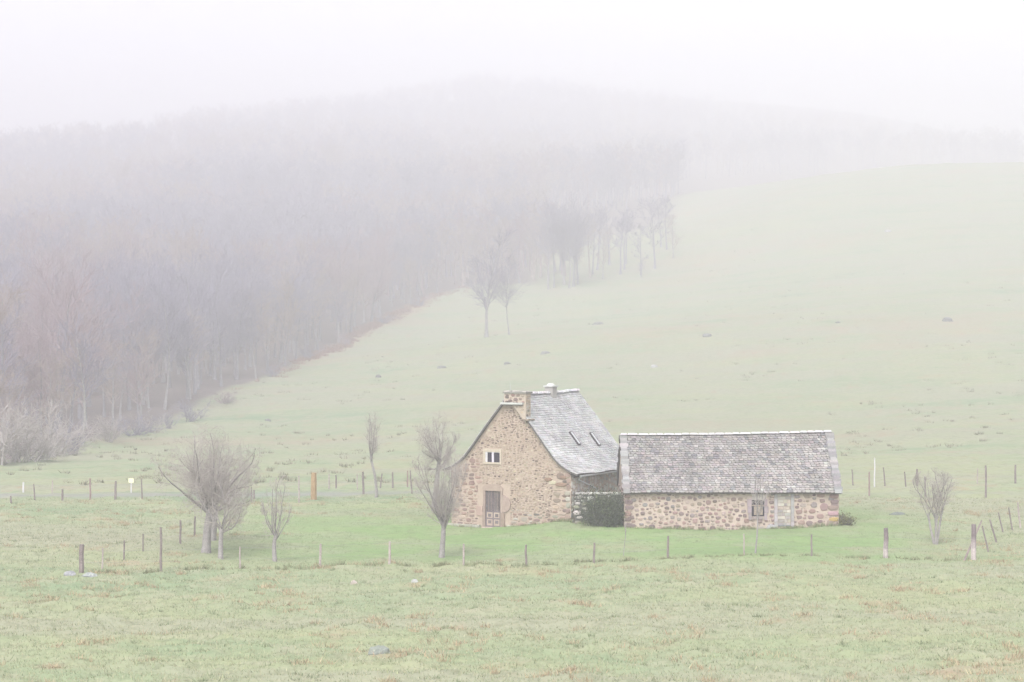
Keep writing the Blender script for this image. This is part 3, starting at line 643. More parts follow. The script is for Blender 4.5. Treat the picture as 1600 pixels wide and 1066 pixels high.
mb = MB(); facebox(mb, L0-.1, L1+.2, -.6, -.10, -.28, .02, (.55, .42, .38)); mb.build('doorstep', M['stone'], farm)
# window
mb = MB(); PS = (.50, .43, .35); w0, w1 = wu-ww/2, wu+ww/2
facebox(mb, w0-.12, w1+.10, wz1, wz1+.16, -.05, .1, PS); facebox(mb, w0-.12, w1+.10, wz0-.10, wz0, -.07, .1, PS)
facebox(mb, w0-.12, w0, wz0+.002, wz1-.002, -.05, .1, PS); facebox(mb, w1, w1+.10, wz0+.002, wz1-.002, -.05, .1, PS)
win = mb.build('window', M['stone'], farm)
mb = MB(); facebox(mb, w0, w0+.13, wz0, wz1, -.030, .0, (1, 1, 1)); facebox(mb, wu-.055, wu+.075, wz0, wz1, -.032, .0, (1, .97, 1.05))
facebox(mb, w0+.131, w1-.001, wz1-.035, wz1-.001, -.02, .0, (.9, .9, .9)); facebox(mb, w1-.03, w1-.001, wz0, wz1-.036, -.022, .0, (.9, .9, .9)); mb.build('frame', M['paint'], win)
for a, b2 in ((w0+.131, wu-.056), (wu+.076, w1-.031)):
    mb = MB(); facebox(mb, a, b2, wz0+.001, wz1-.036, -.012, .02, (1, 1, 1)); mb.build('pane', M['glass'], win)
# small stains of plaster and a low plinth at the foot of the gable
mb = MB()
facebox(mb, -HWD-.12, L0-.30, -.7, -.02, -.22, .0, (.44, .43, .38)); facebox(mb, L1+.45, HWD-.2, -.7, .05, -.14, .0, (.42, .43, .34))
mb.build('plinth', M['stone'], farm)
# roof: deck, slates, ridge, verge shadow board
T0, T1 = -.18, HL+.2
def rsurf(side):
    pu = [p[0] for p in PROF]; pd = [0]
    for a, b2 in zip(PROF[:-1], PROF[1:]): pd.append(pd[-1]+math.hypot(b2[0]-a[0], b2[1]-a[1]))
    pz_ = [p[1] for p in PROF]
    def f(s, d):
        u = float(np.interp(d, pd, pu)); z = float(np.interp(d, pd, pz_)); u2 = float(np.interp(d+.15, pd, pu)) if d < pd[-1]-.15 else u; 
        d0 = max(d-.1, 0); d2 = min(d+.1, pd[-1]); du_ = float(np.interp(d2, pd, pu)-np.interp(d0, pd, pu)); dz_ = float(np.interp(d2, pd, pz_)-np.interp(d0, pd, pz_))
        dn = (U*side*du_-Zv*dz_).normalized(); nn = (U*side*dz_+Zv*du_).normalized()
        t = T0+s; sag = .07*math.sin(math.pi*s/(T1-T0))*(1 if d < 3 else .6)
        return U*side*u+B_*t+Zv*(APEX-z-sag+.02*math.sin(s*2.1+d)), dn, B_*(-side if side > 0 else 1)*(-1 if side > 0 else 1), nn
    return f, pd[-1]
mb = MB()
for side in (1, -1):
    pp = PROF; vs = []; fs = []; ns = 6
    f, Ld = rsurf(side)
    for i, (u, z) in enumerate(pp):
        d_ = sum(math.hypot(pp[j+1][0]-pp[j][0], pp[j+1][1]-pp[j][1]) for j in range(i))
        for q in range(ns+1):
            P, dn, ac, nn = f((T1-T0)*q/ns, d_); vs += [P-nn*.012 if i else P-Zv*.012, P-nn*.09 if i else P-Zv*.12]
    w2 = 2*(ns+1)
    for i in range(len(pp)-1):
        for q in range(ns):
            a = i*w2+2*q; fs += [[a, a+2, a+w2+2, a+w2], [a+1, a+w2+1, a+w2+3, a+3]]
        fs += [[i*w2, i*w2+w2, i*w2+w2+1, i*w2+1], [i*w2+2*ns, i*w2+2*ns+1, i*w2+w2+2*ns+1, i*w2+w2+2*ns]]
    i = len(pp)-1
    for q in range(ns): a = i*w2+2*q; fs.append([a, a+2, a+3, a+1])
    mb.add(vs, fs, (.12, .11, .11))
roof = mb.build('roof', M['stone'], farm)
mb = MB()
def hpal(s, d):
    g = .375+.10*(fbm(np.array([s*.6]), np.array([d*.8]), 8, 3)[0]-.5)*2+.05*min(d/5, 1); return (g*1.0, g*.995, g*1.005)
for side in (1, -1):
    f, Ld = rsurf(side); slates(mb, f, T1-T0, Ld, .155, .26, rnd, hpal, .026, .65)
mb.build('slates', M['slate'], roof)
mb = MB(); s = 0.95
while s < T1-T0-.01:
    w = min(rnd.uniform(.4, .6), T1-T0-s); sg = .07*math.sin(math.pi*(s+w/2)/(T1-T0))
    mb.box(H(0, T0+s+w/2, APEX+.055-sg+rnd.uniform(-.01, .01)), (.30, w-.01, .11), jit((1.0, 1.0, 1.0), rnd, .05), U, B_, Zv, taper=.7); s += w
mb.build('ridge_cap', M['paint'], roof)
# two raised skylights on the right slope
f, Ld = rsurf(1)
for s_, d0 in ((3.62, 2.72), (5.75, 2.95)):
    P, dn, ac, nn = f(s_, d0+.5); P2 = f(s_, d0)[0]; dn = (f(s_, d0+1.0)[0]-P2).normalized(); nn = dn.cross(B_).normalized(); nn = nn if nn.z > 0 else -nn
    mb = MB(); c0 = P2+dn*.5+nn*.07
    mb.box(c0-B_*.12, (.90, .04, .11), (1, 1, 1), dn, B_, nn); mb.box(c0+B_*.12, (.90, .04, .11), (1, 1, 1), dn, B_, nn)
    mb.box(c0-dn*.43, (.04, .2, .11), (1, 1, 1), dn, B_, nn); mb.box(c0+dn*.43, (.04, .2, .11), (1, 1, 1), dn, B_, nn)
    fr = mb.build('skylight', M['dark'], roof)
    mb = MB(); mb.box(c0+nn*.035, (.82, .20, .03), (1, 1, 1), dn, B_, nn); mb.build('skylight_pane', M['metal'], roof)
# chimney on the gable
mb = MB(); CH = (.40, .33, .27)
_p = [(-.25, 7.18)]+[(u, prof(u)-.27) for u in (-.25, 0.05, .4, .8, 1.08)]+[(1.08, 7.18)]; k = len(_p); vs = [H(u, -.215, z) for u, z in _p]+[H(u, .34, z) for u, z in _p]
mb.add(vs, [list(range(k)), [k+i for i in range(k)][::-1]]+[[i, k+i, k+(i+1) % k, (i+1) % k] for i in range(k)], (.46, .385, .32))
masonry(mb, H(-.14, -.21, 5.3), U, Zv, NF, 1.5, 1.3, lambda s, t: 0 < s < 1.18 and t+5.3 > prof(s-.14)-.2 and t < 1.25, lambda s, t: rnd.choice(WARM), rnd, lambda s, t: (.04, .12, 1), 700, .02, (1.1, 2), .03)
masonry(mb, H(-.2, -.21, 6.68), U, Zv, NF, 1.25, .5, lambda s, t: 0 < s < 1.25 and 0 < t < .5, lambda s, t: rnd.choice(DARK+REDD), rnd, lambda s, t: (.05, .14, 1), 700, .02, (1.1, 2), .04)
masonry(mb, H(1.08, -.2, 5.9), B_, Zv, U, .54, 1.25, lambda s, t: 0 < s < .54 and 0 < t < 1.25, lambda s, t: rnd.choice(WARM+MOSS), rnd, lambda s, t: (.05, .14, 1), 900, .02, (1.1, 2), .03)
mb.box(H(1.12, .08, 5.78), (.34, .70, .09), (.28, .23, .19), U, B_, Zv)
ch = mb.build('chimney', M['stone'], farm)
mb = MB(); mb.box(H(.26, -.06, 6.64), (1.40, .62, .10), (.50, .51, .49), U, B_, Zv); mb.box(H(.28, -.04, 6.56), (1.28, .50, .055), (.20, .18, .17), U, B_, Zv)
mb.build('ledge', M['stone'], ch)
mb = MB(); mb.box(H(.42, .07, 7.225), (1.46, .72, .09), (.24, .23, .21), U, B_, Zv)
for i in range(7): mb.box(H(-.16+i*.19, rnd.uniform(-.05, .2), 7.29+rnd.uniform(0, .02)), (.2, .4, .055), jit((.46, .45, .40), rnd, .25), U, B_, Zv)
mb.build('chimney_cap', M['stone'], ch)
mb = MB()
mb.tube([H(-.05, .1, 7.2), H(-.06, .1, 7.75)], .012, 5, (.8, .8, .8)); mb.build('rod', M['metal'], ch)
# small rear chimney
mb = MB(); mb.box(H(.0, 4.55, 7.05), (.5, .5, .75), (.36, .34, .33), U, B_, Zv)
c2_ = mb.build('rear_chimney', M['stone'], farm)
mb = MB(); mb.box(H(0, 4.55, 7.47), (.62, .62, .08), (.5, .5, .5), U, B_, Zv); mb.box(H(0, 4.55, 7.57), (.34, .34, .12), (.62, .62, .60), U, B_, Zv, taper=.6); mb.build('chimney_cap', M['stone'], c2_)
# fascia, gutter and downpipe
mb = MB(); mb.box(H(3.98, HL/2, 2.86), (.05, HL+.3, .18), (1, 1, 1), U, B_, Zv); mb.box(H(3.84, HL/2, 2.93), (.23, HL+.2, .04), (1, 1, 1), U, B_, Zv); mb.build('fascia', M['dark'], farm)
mb = MB(); mb.tube([H(4.12, .3, 2.83), H(4.12, HL, 2.87)], .065, 8, (1, 1, 1)); mb.build('gutter', M['metal'], farm)
mb = MB(); mb.tube([H(4.12, .45, 2.78), H(3.84, .6, 2.62), H(3.84, 2.7, 2.02), H(3.84, 2.75, 1.9), H(3.84, 2.75, 0)], .04, 8, (1.1, 1.1, 1.1)); mb.build('downpipe', M['metal'], farm)

# ------------------------------------------------------------------ barn
BX0, BX1, BY0, BY1 = 5.85, 17.02, 99.5, 104.9; BL = BX1-BX0; BC = Vector((BX0, BY0, 0))
barn = empty('barn', BC); tag(barn, 'long low stone barn with scaly grey-pink slate roof, right of the farmhouse', 'barn')
EZ, RZ = 2.22, 5.02; BD2 = (BY1-BY0)/2
def brz(s): return RZ-.06+.17*s/BL-.05*math.sin(math.pi*s/BL)
X_, Y_ = Vector((1, 0, 0)), Vector((0, 1, 0))
mb = MB(); vs = []
for s in (0, BL): vs += [Vector((s, 0, -1.2)), Vector((s, 0, EZ-.02)), Vector((s, BD2, brz(s)-.14)), Vector((s, 2*BD2, EZ-.02)), Vector((s, 2*BD2, -1.2))]
mb.add(vs, [[0, 1, 2, 3, 4], [9, 8, 7, 6, 5], [0, 5, 6, 1], [1, 6, 7, 2], [2, 7, 8, 3], [3, 8, 9, 4]], (.445, .365, .315))
mb.mi = 1; PINK = [(.28, .195, .18), (.23, .17, .16), (.33, .245, .22), (.19, .145, .14), (.36, .30, .265), (.25, .22, .215), (.30, .24, .195)]
def bpal(s, t): return rnd.choice(PINK) if t > .75+rnd.uniform(-.1, .25) else rnd.choice(PINK+MOSS[:3])
WX0, WX1, WZ0, WZ1 = 6.62, 7.28, .90, 1.66     # window
GX0, GX1 = 7.98, 8.66                          # walled-up doorway
def bsz(s, t):
    if s > 8.7 or t < .85: return .035, .25, 1
    return .035, .15, .85
masonry(mb, Zv*(-.5), X_, Zv, -Y_, BL, 2.75, lambda s, t: .02 < s < BL-.02 and t < 2.70, bpal, rnd, bsz, 30000, .026, (1.0, 1.75), .045,
        [(WX0-.22, WZ0+.5-.12, WX1+.22, 2.7), (GX0-.16, .3, GX1+.16, 2.7)])
masonry(mb, Zv*(-.5)+Y_*2*BD2, -Y_, Zv, -X_, 2*BD2, 2.7, lambda s, t: .02 < s < 2*BD2-.02, bpal, rnd, lambda s, t: (.06, .2, 1), 2500, .03, (1.0, 1.75), .04)
for z in np.arange(.0, 2.1, .30):
    for s_, sg in ((0, 1), (BL, -1)):
        w = rnd.uniform(.28, .6); col = jit(rnd.choice(PINK[:4]), rnd)
        if s_ > 1 and .3 < z < .7: col = (.42, .30, .12)
        if s_ > 1 and .7 < z < 1.0: col = (.40, .26, .29); w = .6
        blob(mb, Vector((s_+sg*w/2, -.01, z+.12)), X_, Zv, -Y_, w/2, .125, .05, col, rnd)
mb.build('wall', [M['mortar'], M['stone']], barn)
# window: dark opening with stone jambs, weathered boards inside
mb = MB()
for z0, z1 in ((.68, 1.02), (1.03, 1.40), (1.41, 1.78)):
    for a, b2 in ((WX0-.20, WX0), (WX1, WX1+.19)):
        e = rnd.uniform(-.05, .04); mb.box(((a+b2)/2+(e/2 if a > 7 else -e/2), .0, (z0+z1)/2), (b2-a+e, .14, z1-z0-.02), jit((.33, .27, .285), rnd))
mb.box(((WX0+WX1)/2, .0, 1.90), (.60, .10, .34), (.50, .45, .42)); mb.box(((WX0+WX1)/2, -.0, .80), (.56, .16, .14), (.30, .25, .24))
bwin = mb.build('window', M['stone'], barn)
mb = MB(); mb.box(((WX0+WX1)/2, .02, 1.30), (WX1-WX0-.004, .07, .84), (1, 1, 1)); mb.build('pane', M['glass'], bwin)
mb = MB(); mb.box(((WX0+WX1)/2+.02, -.03, 1.17), (WX1-WX0-.2, .03, .44), (1.0, .9, .75)); mb.box(((WX0+WX1)/2, -.033, 1.44), (WX1-WX0-.01, .04, .05), (1.1, .95, .8)); mb.build('shutter', M['post'], bwin)
mb = MB()      # walled-up doorway
for z in np.arange(-.3, 2.1, .17):
    s = GX0
    while s < GX1-.03:
        w = min(rnd.uniform(.14, .4), GX1-s); mb.box((s+w/2, -.0, z+.085), (w-.025, .06+rnd.uniform(0, .03), .14), jit(rnd.choice(((.42, .39, .36), (.50, .46, .42), (.34, .31, .30), (.46, .40, .34))), rnd)); s += w
for z in np.arange(-.25, 2.0, .42):
    for a in (GX0-.09, GX1+.09): mb.box((a, 0, z+.2), (.16, .13, .40), jit((.37, .34, .36), rnd))
mb.box(((GX0+GX1)/2, -.03, .40), (.62, .12, .07), (.22, .23, .25)); mb.box(((GX0+GX1)/2+.05, -.12, .05), (.9, .25, .22), (.48, .33, .29))
blob(mb, Vector((GX0-.32, -.02, .18)), X_, Zv, -Y_, .28, .28, .12, (.34, .33, .35), rnd)
mb.build('walled_up_doorway', M['stone'], barn)
# roof
def bsurf(side):
    Ls = math.hypot(BD2+.32, RZ-EZ+.12)
    def f(s, d):
        zr = brz(s); run = (BD2+.32)*d/Ls; z = zr-(zr-EZ+.10)*d/Ls-.04*math.sin(math.pi*d/Ls)+.015*math.sin(s*1.7+d*1.1)
        yy = BD2-run if side > 0 else BD2+run; dn = Vector((0, -(BD2+.32)*side, -(zr-EZ+.10))).normalized(); nn = Vector((0, -(zr-EZ+.10)*side, BD2+.32)).normalized()
        return Vector((s-.08, yy, z)), dn, X_, nn
    return f, Ls
mb = MB(); BW = BL+.16
for side in (1, -1):
    f, Ls = bsurf(side); ns = 10
    vs = []; fs = []
    for d_ in (0, Ls/2, Ls):
        for q in range(ns+1): P, dn, ac, nn = f(BW*q/ns, d_); vs += [P-(nn if d_ else Zv)*.012, P-(nn if d_ else Zv)*.09]
    w2 = 2*(ns+1)
    for i in range(2):
        for q in range(ns): a = i*w2+2*q; fs += [[a, a+w2, a+w2+2, a+2], [a+1, a+3, a+w2+3, a+w2+1]]
        fs += [[i*w2, i*w2+1, i*w2+w2+1, i*w2+w2], [i*w2+2*ns, i*w2+w2+2*ns, i*w2+w2+2*ns+1, i*w2+2*ns+1]]
    for q in range(ns): a = 2*w2+2*q; fs.append([a, a+1, a+3, a+2])
    mb.add(vs, fs, (.12, .105, .10))
broof = mb.build('roof', M['stone'], barn)
mb = MB()
def spal(s, d):
    q = fbm(np.array([s*.8]), np.array([d*.9]), 14, 3)[0]; k = rnd.random(); g = .235+.09*(q-.5)+.03*(d/4)
    if k < .14: return (g*1.10, g*.99, g*.97)
    if k < .20: return (g*1.35, g*1.28, g*1.24)
    if k < .36: return (g*.72, g*.70, g*.73)
    return (g*1.05, g*.99, g*.965)
for side in (1, -1):
    f, Ls = bsurf(side); slates(mb, f, BW, Ls, .165, .22, rnd, spal, .03, .05, lift=.036)
for side in (1, -1):       # broad verge slabs at both ends
    f, Ls = bsurf(side)
    for s0, w in ((-.03, .42), (BW-.36, .42)):
        for j in range(22):
            d_ = Ls-j*.186+.01; P, dn, ac, nn = f(s0+w/2, max(d_, 0)); ww_ = w*rnd.uniform(.7, 1.15)
            mb.box(P-dn*.07+nn*(.062+.01*(j % 2)), (ww_, .22, .05), jit((.25, .24, .245), rnd, .3), X_, (dn-nn*.30).normalized(), (nn+dn*.30).normalized())
mb.build('slates', M['slate'], broof)
mb = MB(); s = 0.02
while s < BW-.02:
    w = min(rnd.uniform(.35, .6), BW-s); mb.box((s-.08+w/2, BD2, brz(s)+.07+rnd.uniform(-.008, .008)), (w-.004, .26, .085), jit((1, 1, 1), rnd, .05), taper=.75); s += w
mb.build('ridge_cap', M['paint'], broof)
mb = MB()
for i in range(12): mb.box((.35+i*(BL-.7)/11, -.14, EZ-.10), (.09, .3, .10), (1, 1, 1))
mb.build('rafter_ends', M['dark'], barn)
mb = MB(); mb.box((BL/2, -.03, EZ-.10), (BL-.1, .10, .12), (1, 1, 1)); mb.build('eave_shade_strip', M['dark'], barn)  # dark strip added under the barn eave, its colour painting the eave's shade

# ------------------------------------------------------------------ yard wall and bush between the two
yw = empty('yard_wall', (3.35, 100.95, 0)); tag(yw, 'head-high mossy dry stone wall between farmhouse corner and barn', 'stone wall')
mb = MB(); YL = 2.42; mb.box((YL/2, .25, .45), (YL, .42, 2.9), (.12, .115, .105))
DG = [(.36, .35, .32), (.28, .27, .25), (.44, .43, .40), (.24, .235, .20), (.50, .48, .45), (.32, .33, .25)]
masonry(mb, Vector((-.12, .04, -.5)), X_, Zv, -Y_, YL+.1, 2.4, lambda s, t: 0 < s < YL+.1 and t < 2.4, lambda s, t: rnd.choice(DG), rnd, lambda s, t: (.06, .22, 1), 2600, .012, (1.2, 2.6), .07)
ywb = mb.build('wall', M['stone'], yw)
mb = MB(); s = 0
while s < YL: w = min(rnd.uniform(.25, .5), YL-s); mb.box((s+w/2, .22, 1.94), (w-.01, .56, .08), jit((.50, .49, .46), rnd, .2)); s += w
mb.build('coping', M['stone'], yw)
def leafy(name, label, x, y, rx, ry, h, n, seed, mat, colf, leaf=.05, cat='bush'):
    r = np.random.default_rng(seed); root = empty(name, (x, y, float(ground_h(x, y)[0])-.05)); tag(root, label, cat)
    ns = 44; st = np.zeros((ns, 3)); st[:, 0] = r.uniform(-rx*.6, rx*.6, ns); st[:, 1] = r.uniform(-ry*.6, ry*.6, ns)
    d = np.stack([st[:, 0]/rx+r.normal(0, .3, ns), st[:, 1]/ry*.6+r.normal(0, .2, ns), np.ones(ns)*1.3], 1); d /= np.linalg.norm(d, axis=1, keepdims=True)
    P = polyl(r, st, d, h*r.uniform(.35, 1.15, ns), 6, .16, .02); q = np.linspace(.022, .008, 6)[None]*np.ones((ns, 1))
    c2, q2 = children(r, P, q, 7, .1, 1, 40, .4, .7, 4, .14, .03); v, qd = join([tubes(P, q, 5), tubes(c2, q2, 3)])
    link('stems', mesh_np('stems', v, qd, np.ones((len(v), 3))*.6), M['bark'], root)
    k = r.integers(0, len(c2), n); j = r.integers(0, 4, n); c = c2[k, j]+r.normal(0, .10, (n, 3)); c[:, 2] = np.maximum(c[:, 2], .02)
    a = r.normal(0, 1, (n, 3)); a /= np.linalg.norm(a, axis=1, keepdims=True); b2 = np.cross(a, r.normal(0, 1, (n, 3))); b2 /= np.linalg.norm(b2, axis=1, keepdims=True)
    L = (leaf*r.uniform(.6, 1.3, n))[:, None]; V = np.stack([c-a*L, c+b2*L*.45, c+a*L, c-b2*L*.45], 1).reshape(-1, 3)
    cc = np.repeat(colf(r, n, c), 4, 0); link('foliage', mesh_np('foliage', V, np.arange(4*n).reshape(-1, 4), cc, False), mat, root)
    return root
def dkcol(r, n, c):
    base = np.where(r.uniform(size=(n, 1)) < .25, np.array([[1.9, 1.7, 1.5]]), np.array([[1.0, 1.05, 1.0]])); return base*r.uniform(.6, 1.3, (n, 1))
leafy('evergreen_bush', 'dense dark green bush against the yard wall between farmhouse and barn', 4.85, 99.85, .80, .45, 1.65, 12000, 3, M['leaf'], dkcol)
leafy('weed_clump', 'low brownish weeds at the right foot of the barn', 17.35, 99.7, .35, .25, .6, 1500, 8, M['leaf'], lambda r, n, c: np.array([[2.6, 2.0, 1.4]])*r.uniform(.6, 1.3, (n, 1)), cat='weeds')
# moss and rank grass along the foot of the walls (uncountable)
def skirt(pts, per, seed, name, label):
    r = np.random.default_rng(seed); P = []
    for (x0, y0), (x1, y1) in pts:
        n = int(math.hypot(x1-x0, y1-y0)*6); t = r.uniform(0, 1, n); P.append(np.stack([x0+(x1-x0)*t+r.normal(0, .06, n), y0+(y1-y0)*t-r.uniform(0, .22, n)], 1))
    P = np.concatenate(P); v, q, c = blades(0, None, None, .12, .42, .012, [(.17, .24, .10), (.24, .27, .14), (.13, .18, .08), (.30, .27, .16)], clump=(P, r.uniform(.08, .2, len(P)), per), seed=seed)
    tag(link(name, mesh_np(name, v, q, c, False), M['blades']), label, 'grass', kind='stuff')
gl = HC+U*-HWD; gr = HC+U*HWD
skirt([((gl.x, gl.y-.15), (HC.x+U.x*(L0-.3), HC.y+U.y*(L0-.3)-.15)), ((HC.x+U.x*(L1+.4), HC.y+U.y*(L1+.4)-.1), (gr.x, gr.y-.1)), ((5.9, 99.4), (17, 99.4)), ((3.5, 100.8), (5.8, 99.6))], 26, 6, 'wall_foot_grass', 'rank grass along the foot of the farmhouse and barn walls')

_fp = [ray_xy for ray_xy in [(px(p, D(y)), D(y)) for p, y in ((128, 900), (252, 895), (375, 890), (500, 886), (608, 884), (724, 885), (822, 884), (929, 879), (1044, 875), (1163, 869), (1268, 870), (1384, 873), (1521, 877))]]
r = np.random.default_rng(91); P = []
for (xa, ya), (xb, yb) in zip(_fp[:-1], _fp[1:]):
    n = int(abs(xb-xa)*3.2); t = r.uniform(0, 1, n); P.append(np.stack([xa+(xb-xa)*t, ya+(yb-ya)*t+r.normal(0, .16, n)], 1))
P = np.concatenate(P); v, q, c = blades(0, None, None, .08, .30, .012, [(.15, .17, .08), (.20, .22, .12), (.26, .23, .15), (.12, .14, .07)], clump=(P, r.uniform(.08, .3, len(P)), 34), seed=92)
tag(link('fence_foot_grass', mesh_np('fence_foot_grass', v, q, c, False), M['blades']), 'darker rank grass along the line of the front fence', 'grass', kind='stuff')
# ------------------------------------------------------------------ fences
def ray_to(p, yb, d=None): d = D(yb) if d is None else d; return px(p, d), d
def fence(label, posts, wire_h=(.45, .95), group=None):
    """posts: (px top, row top, px base, row base, radius, colour[, distance])"""
    x0, y0 = ray_to(posts[0][2], posts[0][3], posts[0][6] if len(posts[0]) > 6 else None); z0 = float(ground_h(x0, y0)[0])
    root = empty('wire_fence', (x0, y0, z0)); tag(root, label, 'fence', group); org = Vector((x0, y0, z0)); prev = []
    for ps in posts:
        pt, yt, pb, yb, rad, col = ps[:6]; x, d = ray_to(pb, yb, ps[6] if len(ps) > 6 else None); g = float(ground_h(x, d)[0])
        h = (yb-yt)/FPX*d; dx = (pt-pb)/FPX*d; m_ = MB(); rr = random.Random(int(pb*7+yb)); k = 7
        b0 = Vector((x, d, g-.15)); tpt = Vector((x+dx, d+rr.uniform(-.05, .05), g+h)); pts = [b0, b0.lerp(tpt, .35)+Vector((rr.uniform(-.02, .02), 0, 0)), b0.lerp(tpt, .7)+Vector((rr.uniform(-.02, .02), 0, 0)), tpt]
        m_.tube([p-org for p in pts], [rad*1.05, rad, rad*.97, rad*.88], k)
        # the lower part of an old post is bleached, the top darker
        if col == 'two': m_.c = [(1.45, 1.38, 1.42)]*(2*k)+[(.62, .55, .60)]*(2*k); mt = M['post']; lb = 'weathered post with pale foot and dark top'
        elif col == 'pale': m_.c = [(1.25, 1.18, 1.15)]*len(m_.v); mt = M['post']; lb = None
        elif col == 'white': m_.c = [(1.0, 1.0, 1.0)]*len(m_.v); mt = M['paint']; lb = 'white painted stake'
        elif col == 'fresh': m_.c = [(1.0, 1.0, 1.0)]*len(m_.v); mt = M['fresh_wood']; lb = 'thick orange-brown post'
        elif col == 'red': m_.c = [(.95, .75, .74)]*len(m_.v); mt = M['post']; lb = 'thin reddish post'
        else: m_.c = [(.72, .66, .66)]*len(m_.v); mt = M['post']; lb = None
        po = m_.build('post', mt, root)
        if lb: po['label'] = lb
        prev.append((b0+Vector((0, 0, .15)), tpt, h))
    for wh in wire_h:
        m_ = MB()
        for (a, at_, ha), (b2, bt, hb) in zip(prev[:-1], prev[1:]):
            p0 = a.lerp(at_, min(wh/max(ha, .3), .95))-org; p1 = b2.lerp(bt, min(wh/max(hb, .3), .95))-org
            mid = (p0+p1)/2-Vector((0, 0, .012*(p1-p0).length**.5)); m_.tube([p0, mid, p1], .0035, 4, caps=False)
        m_.build('wire', M['wire'], root)
    return root
fence('long wire fence on short pale posts running across the grass in front of the farm',
      [(128, 855, 127, 900, .11, 'dark'), (251, 825, 252, 895, .055, 'dark'), (375, 855, 375, 890, .035, 'pale'), (501, 849, 500, 886, .055, 'pale'), (609, 849, 608, 884, .055, 'pale'), (724.5, 851, 724, 885, .045, 'pale'),
       (822, 851, 822, 884, .05, 'dark'), (929, 847, 928, 879, .05, 'dark'), (1044, 839, 1044, 875, .055, 'dark'), (1162, 836, 1163, 869, .035, 'pale'), (1268, 836, 1268, 870, .045, 'dark'), (1384, 826, 1384, 873, .115, 'two', 87.8), (1521, 822, 1521, 877, .12, 'two', 86.8)])
fence('wire fence of thin posts running back from the dark thick post at far left',
      [(161, 856, 159, 890, .04, 'pale'), (194.5, 842, 194, 875, .04, 'dark'), (224, 834, 224, 862, .035, 'dark'), (282, 812, 282, 849, .055, 'dark', 94.5), (305, 808, 304, 838, .05, 'dark', 98)])
rf = fence('wire fence of leaning thin posts running back on the right of the pasture corner',
      [(1535, 819, 1545, 860, .04, 'dark', 90.8), (1546.5, 811, 1558, 847, .045, 'dark', 95.3), (1560, 802, 1568, 833, .04, 'dark', 99.6), (1575.6, 793, 1583, 829, .04, 'dark', 101), (1590.6, 785, 1595, 825, .05, 'pale', 102.3)])
br = MB(); xa, ya = px(1506, 86.5), 86.5; xb, yb_ = px(1534, 88.5), 88.5; ga = float(ground_h(xa, ya)[0])
br.tube([(0, 0, -.05), (xb-xa, yb_-ya, 1.62)], [.05, .035], 7, (.8, .7, .7)); tag(br.build('fence_brace', M['post'], None, (xa, ya, ga)), 'slanting timber brace leaning on the thick corner post at the right', 'brace')
fence('back fence of the farm enclosure with one thick orange-brown post, left of the farmhouse',
      [(393, 760, 393, 785, .04, 'dark', 118), (467, 744, 467, 786, .05, 'pale', 118), (490.5, 738, 490.5, 782, .19, 'fresh', 120), (567, 741, 568, 777, .07, 'dark', 122), (641, 738, 644, 774, .05, 'dark', 122)])
fence('back fence of the farm enclosure right of the barn, with tall posts set far apart',
      [(1358, 738, 1358, 776, .055, 'red', 122.5), (1446, 745, 1446, 776, .05, 'dark', 122.5), (1540, 727, 1540, 777, .07, 'dark', 122.5)])
fence('far fence of irregular thin posts beside the lane on the left',
      [(17, 778, 17, 789, .06, 'dark', 118), (53, 760, 55, 785, .05, 'dark', 120), (98, 767, 98, 785, .07, 'dark', 120), (141, 752, 141, 784, .06, 'red', 120), (181, 753, 180, 782, .075, 'dark', 120.5), (221, 751, 222, 783, .05, 'dark', 120.5), (397, 762, 397, 776, .06, 'dark', 122)])
fence('faint fence beyond the lane left of the farmhouse',
      [(36.5, 762, 36.5, 778, .06, 'white', 126), (82, 756, 82, 776, .05, 'pale', 126.5), (514, 740, 514, 764, .05, 'pale', 128), (525, 744, 525, 766, .06, 'dark', 128), (558, 740, 559, 764, .045, 'pale', 128.5), (597, 741, 594, 764, .05, 'dark', 128.5), (613.5, 740, 613.5, 765, .06, 'dark', 128.5), (637, 737, 637, 763, .05, 'red', 129)], (.5, .9))
fence('far fence along the lane behind the tree at the right of the barn',
      [(1331, 732, 1333, 757, .05, 'dark', 131), (1366.5, 716, 1366.5, 762, .045, 'white', 130), (1380, 730, 1383, 759, .05, 'dark', 130.5), (1413, 736, 1416, 760, .05, 'dark', 130.5), (1433, 731, 1433, 758, .07, 'dark', 131), (1527, 734, 1527, 758, .045, 'pale', 131), (1586.5, 726, 1586.5, 756, .07, 'dark', 131.5), (1650, 727, 1650, 755, .06, 'dark', 132)], (.5, .95))
# yellow notice on a white stake
xs, ds = px(205, 125), 125; sg = empty('sign', (xs, ds, float(ground_h(xs, ds)[0]))); tag(sg, 'small pale yellow sign on a white stake by the lane at the left', 'sign')
mb = MB(); mb.box((0, 0, .35), (.07, .05, .95), (1, 1, 1)); mb.build('post', M['paint'], sg)
mb = MB(); mb.box((0, -.04, .80), (.34, .025, .30), (1, 1, 1)); mb.build('panel', M['sign'], sg)
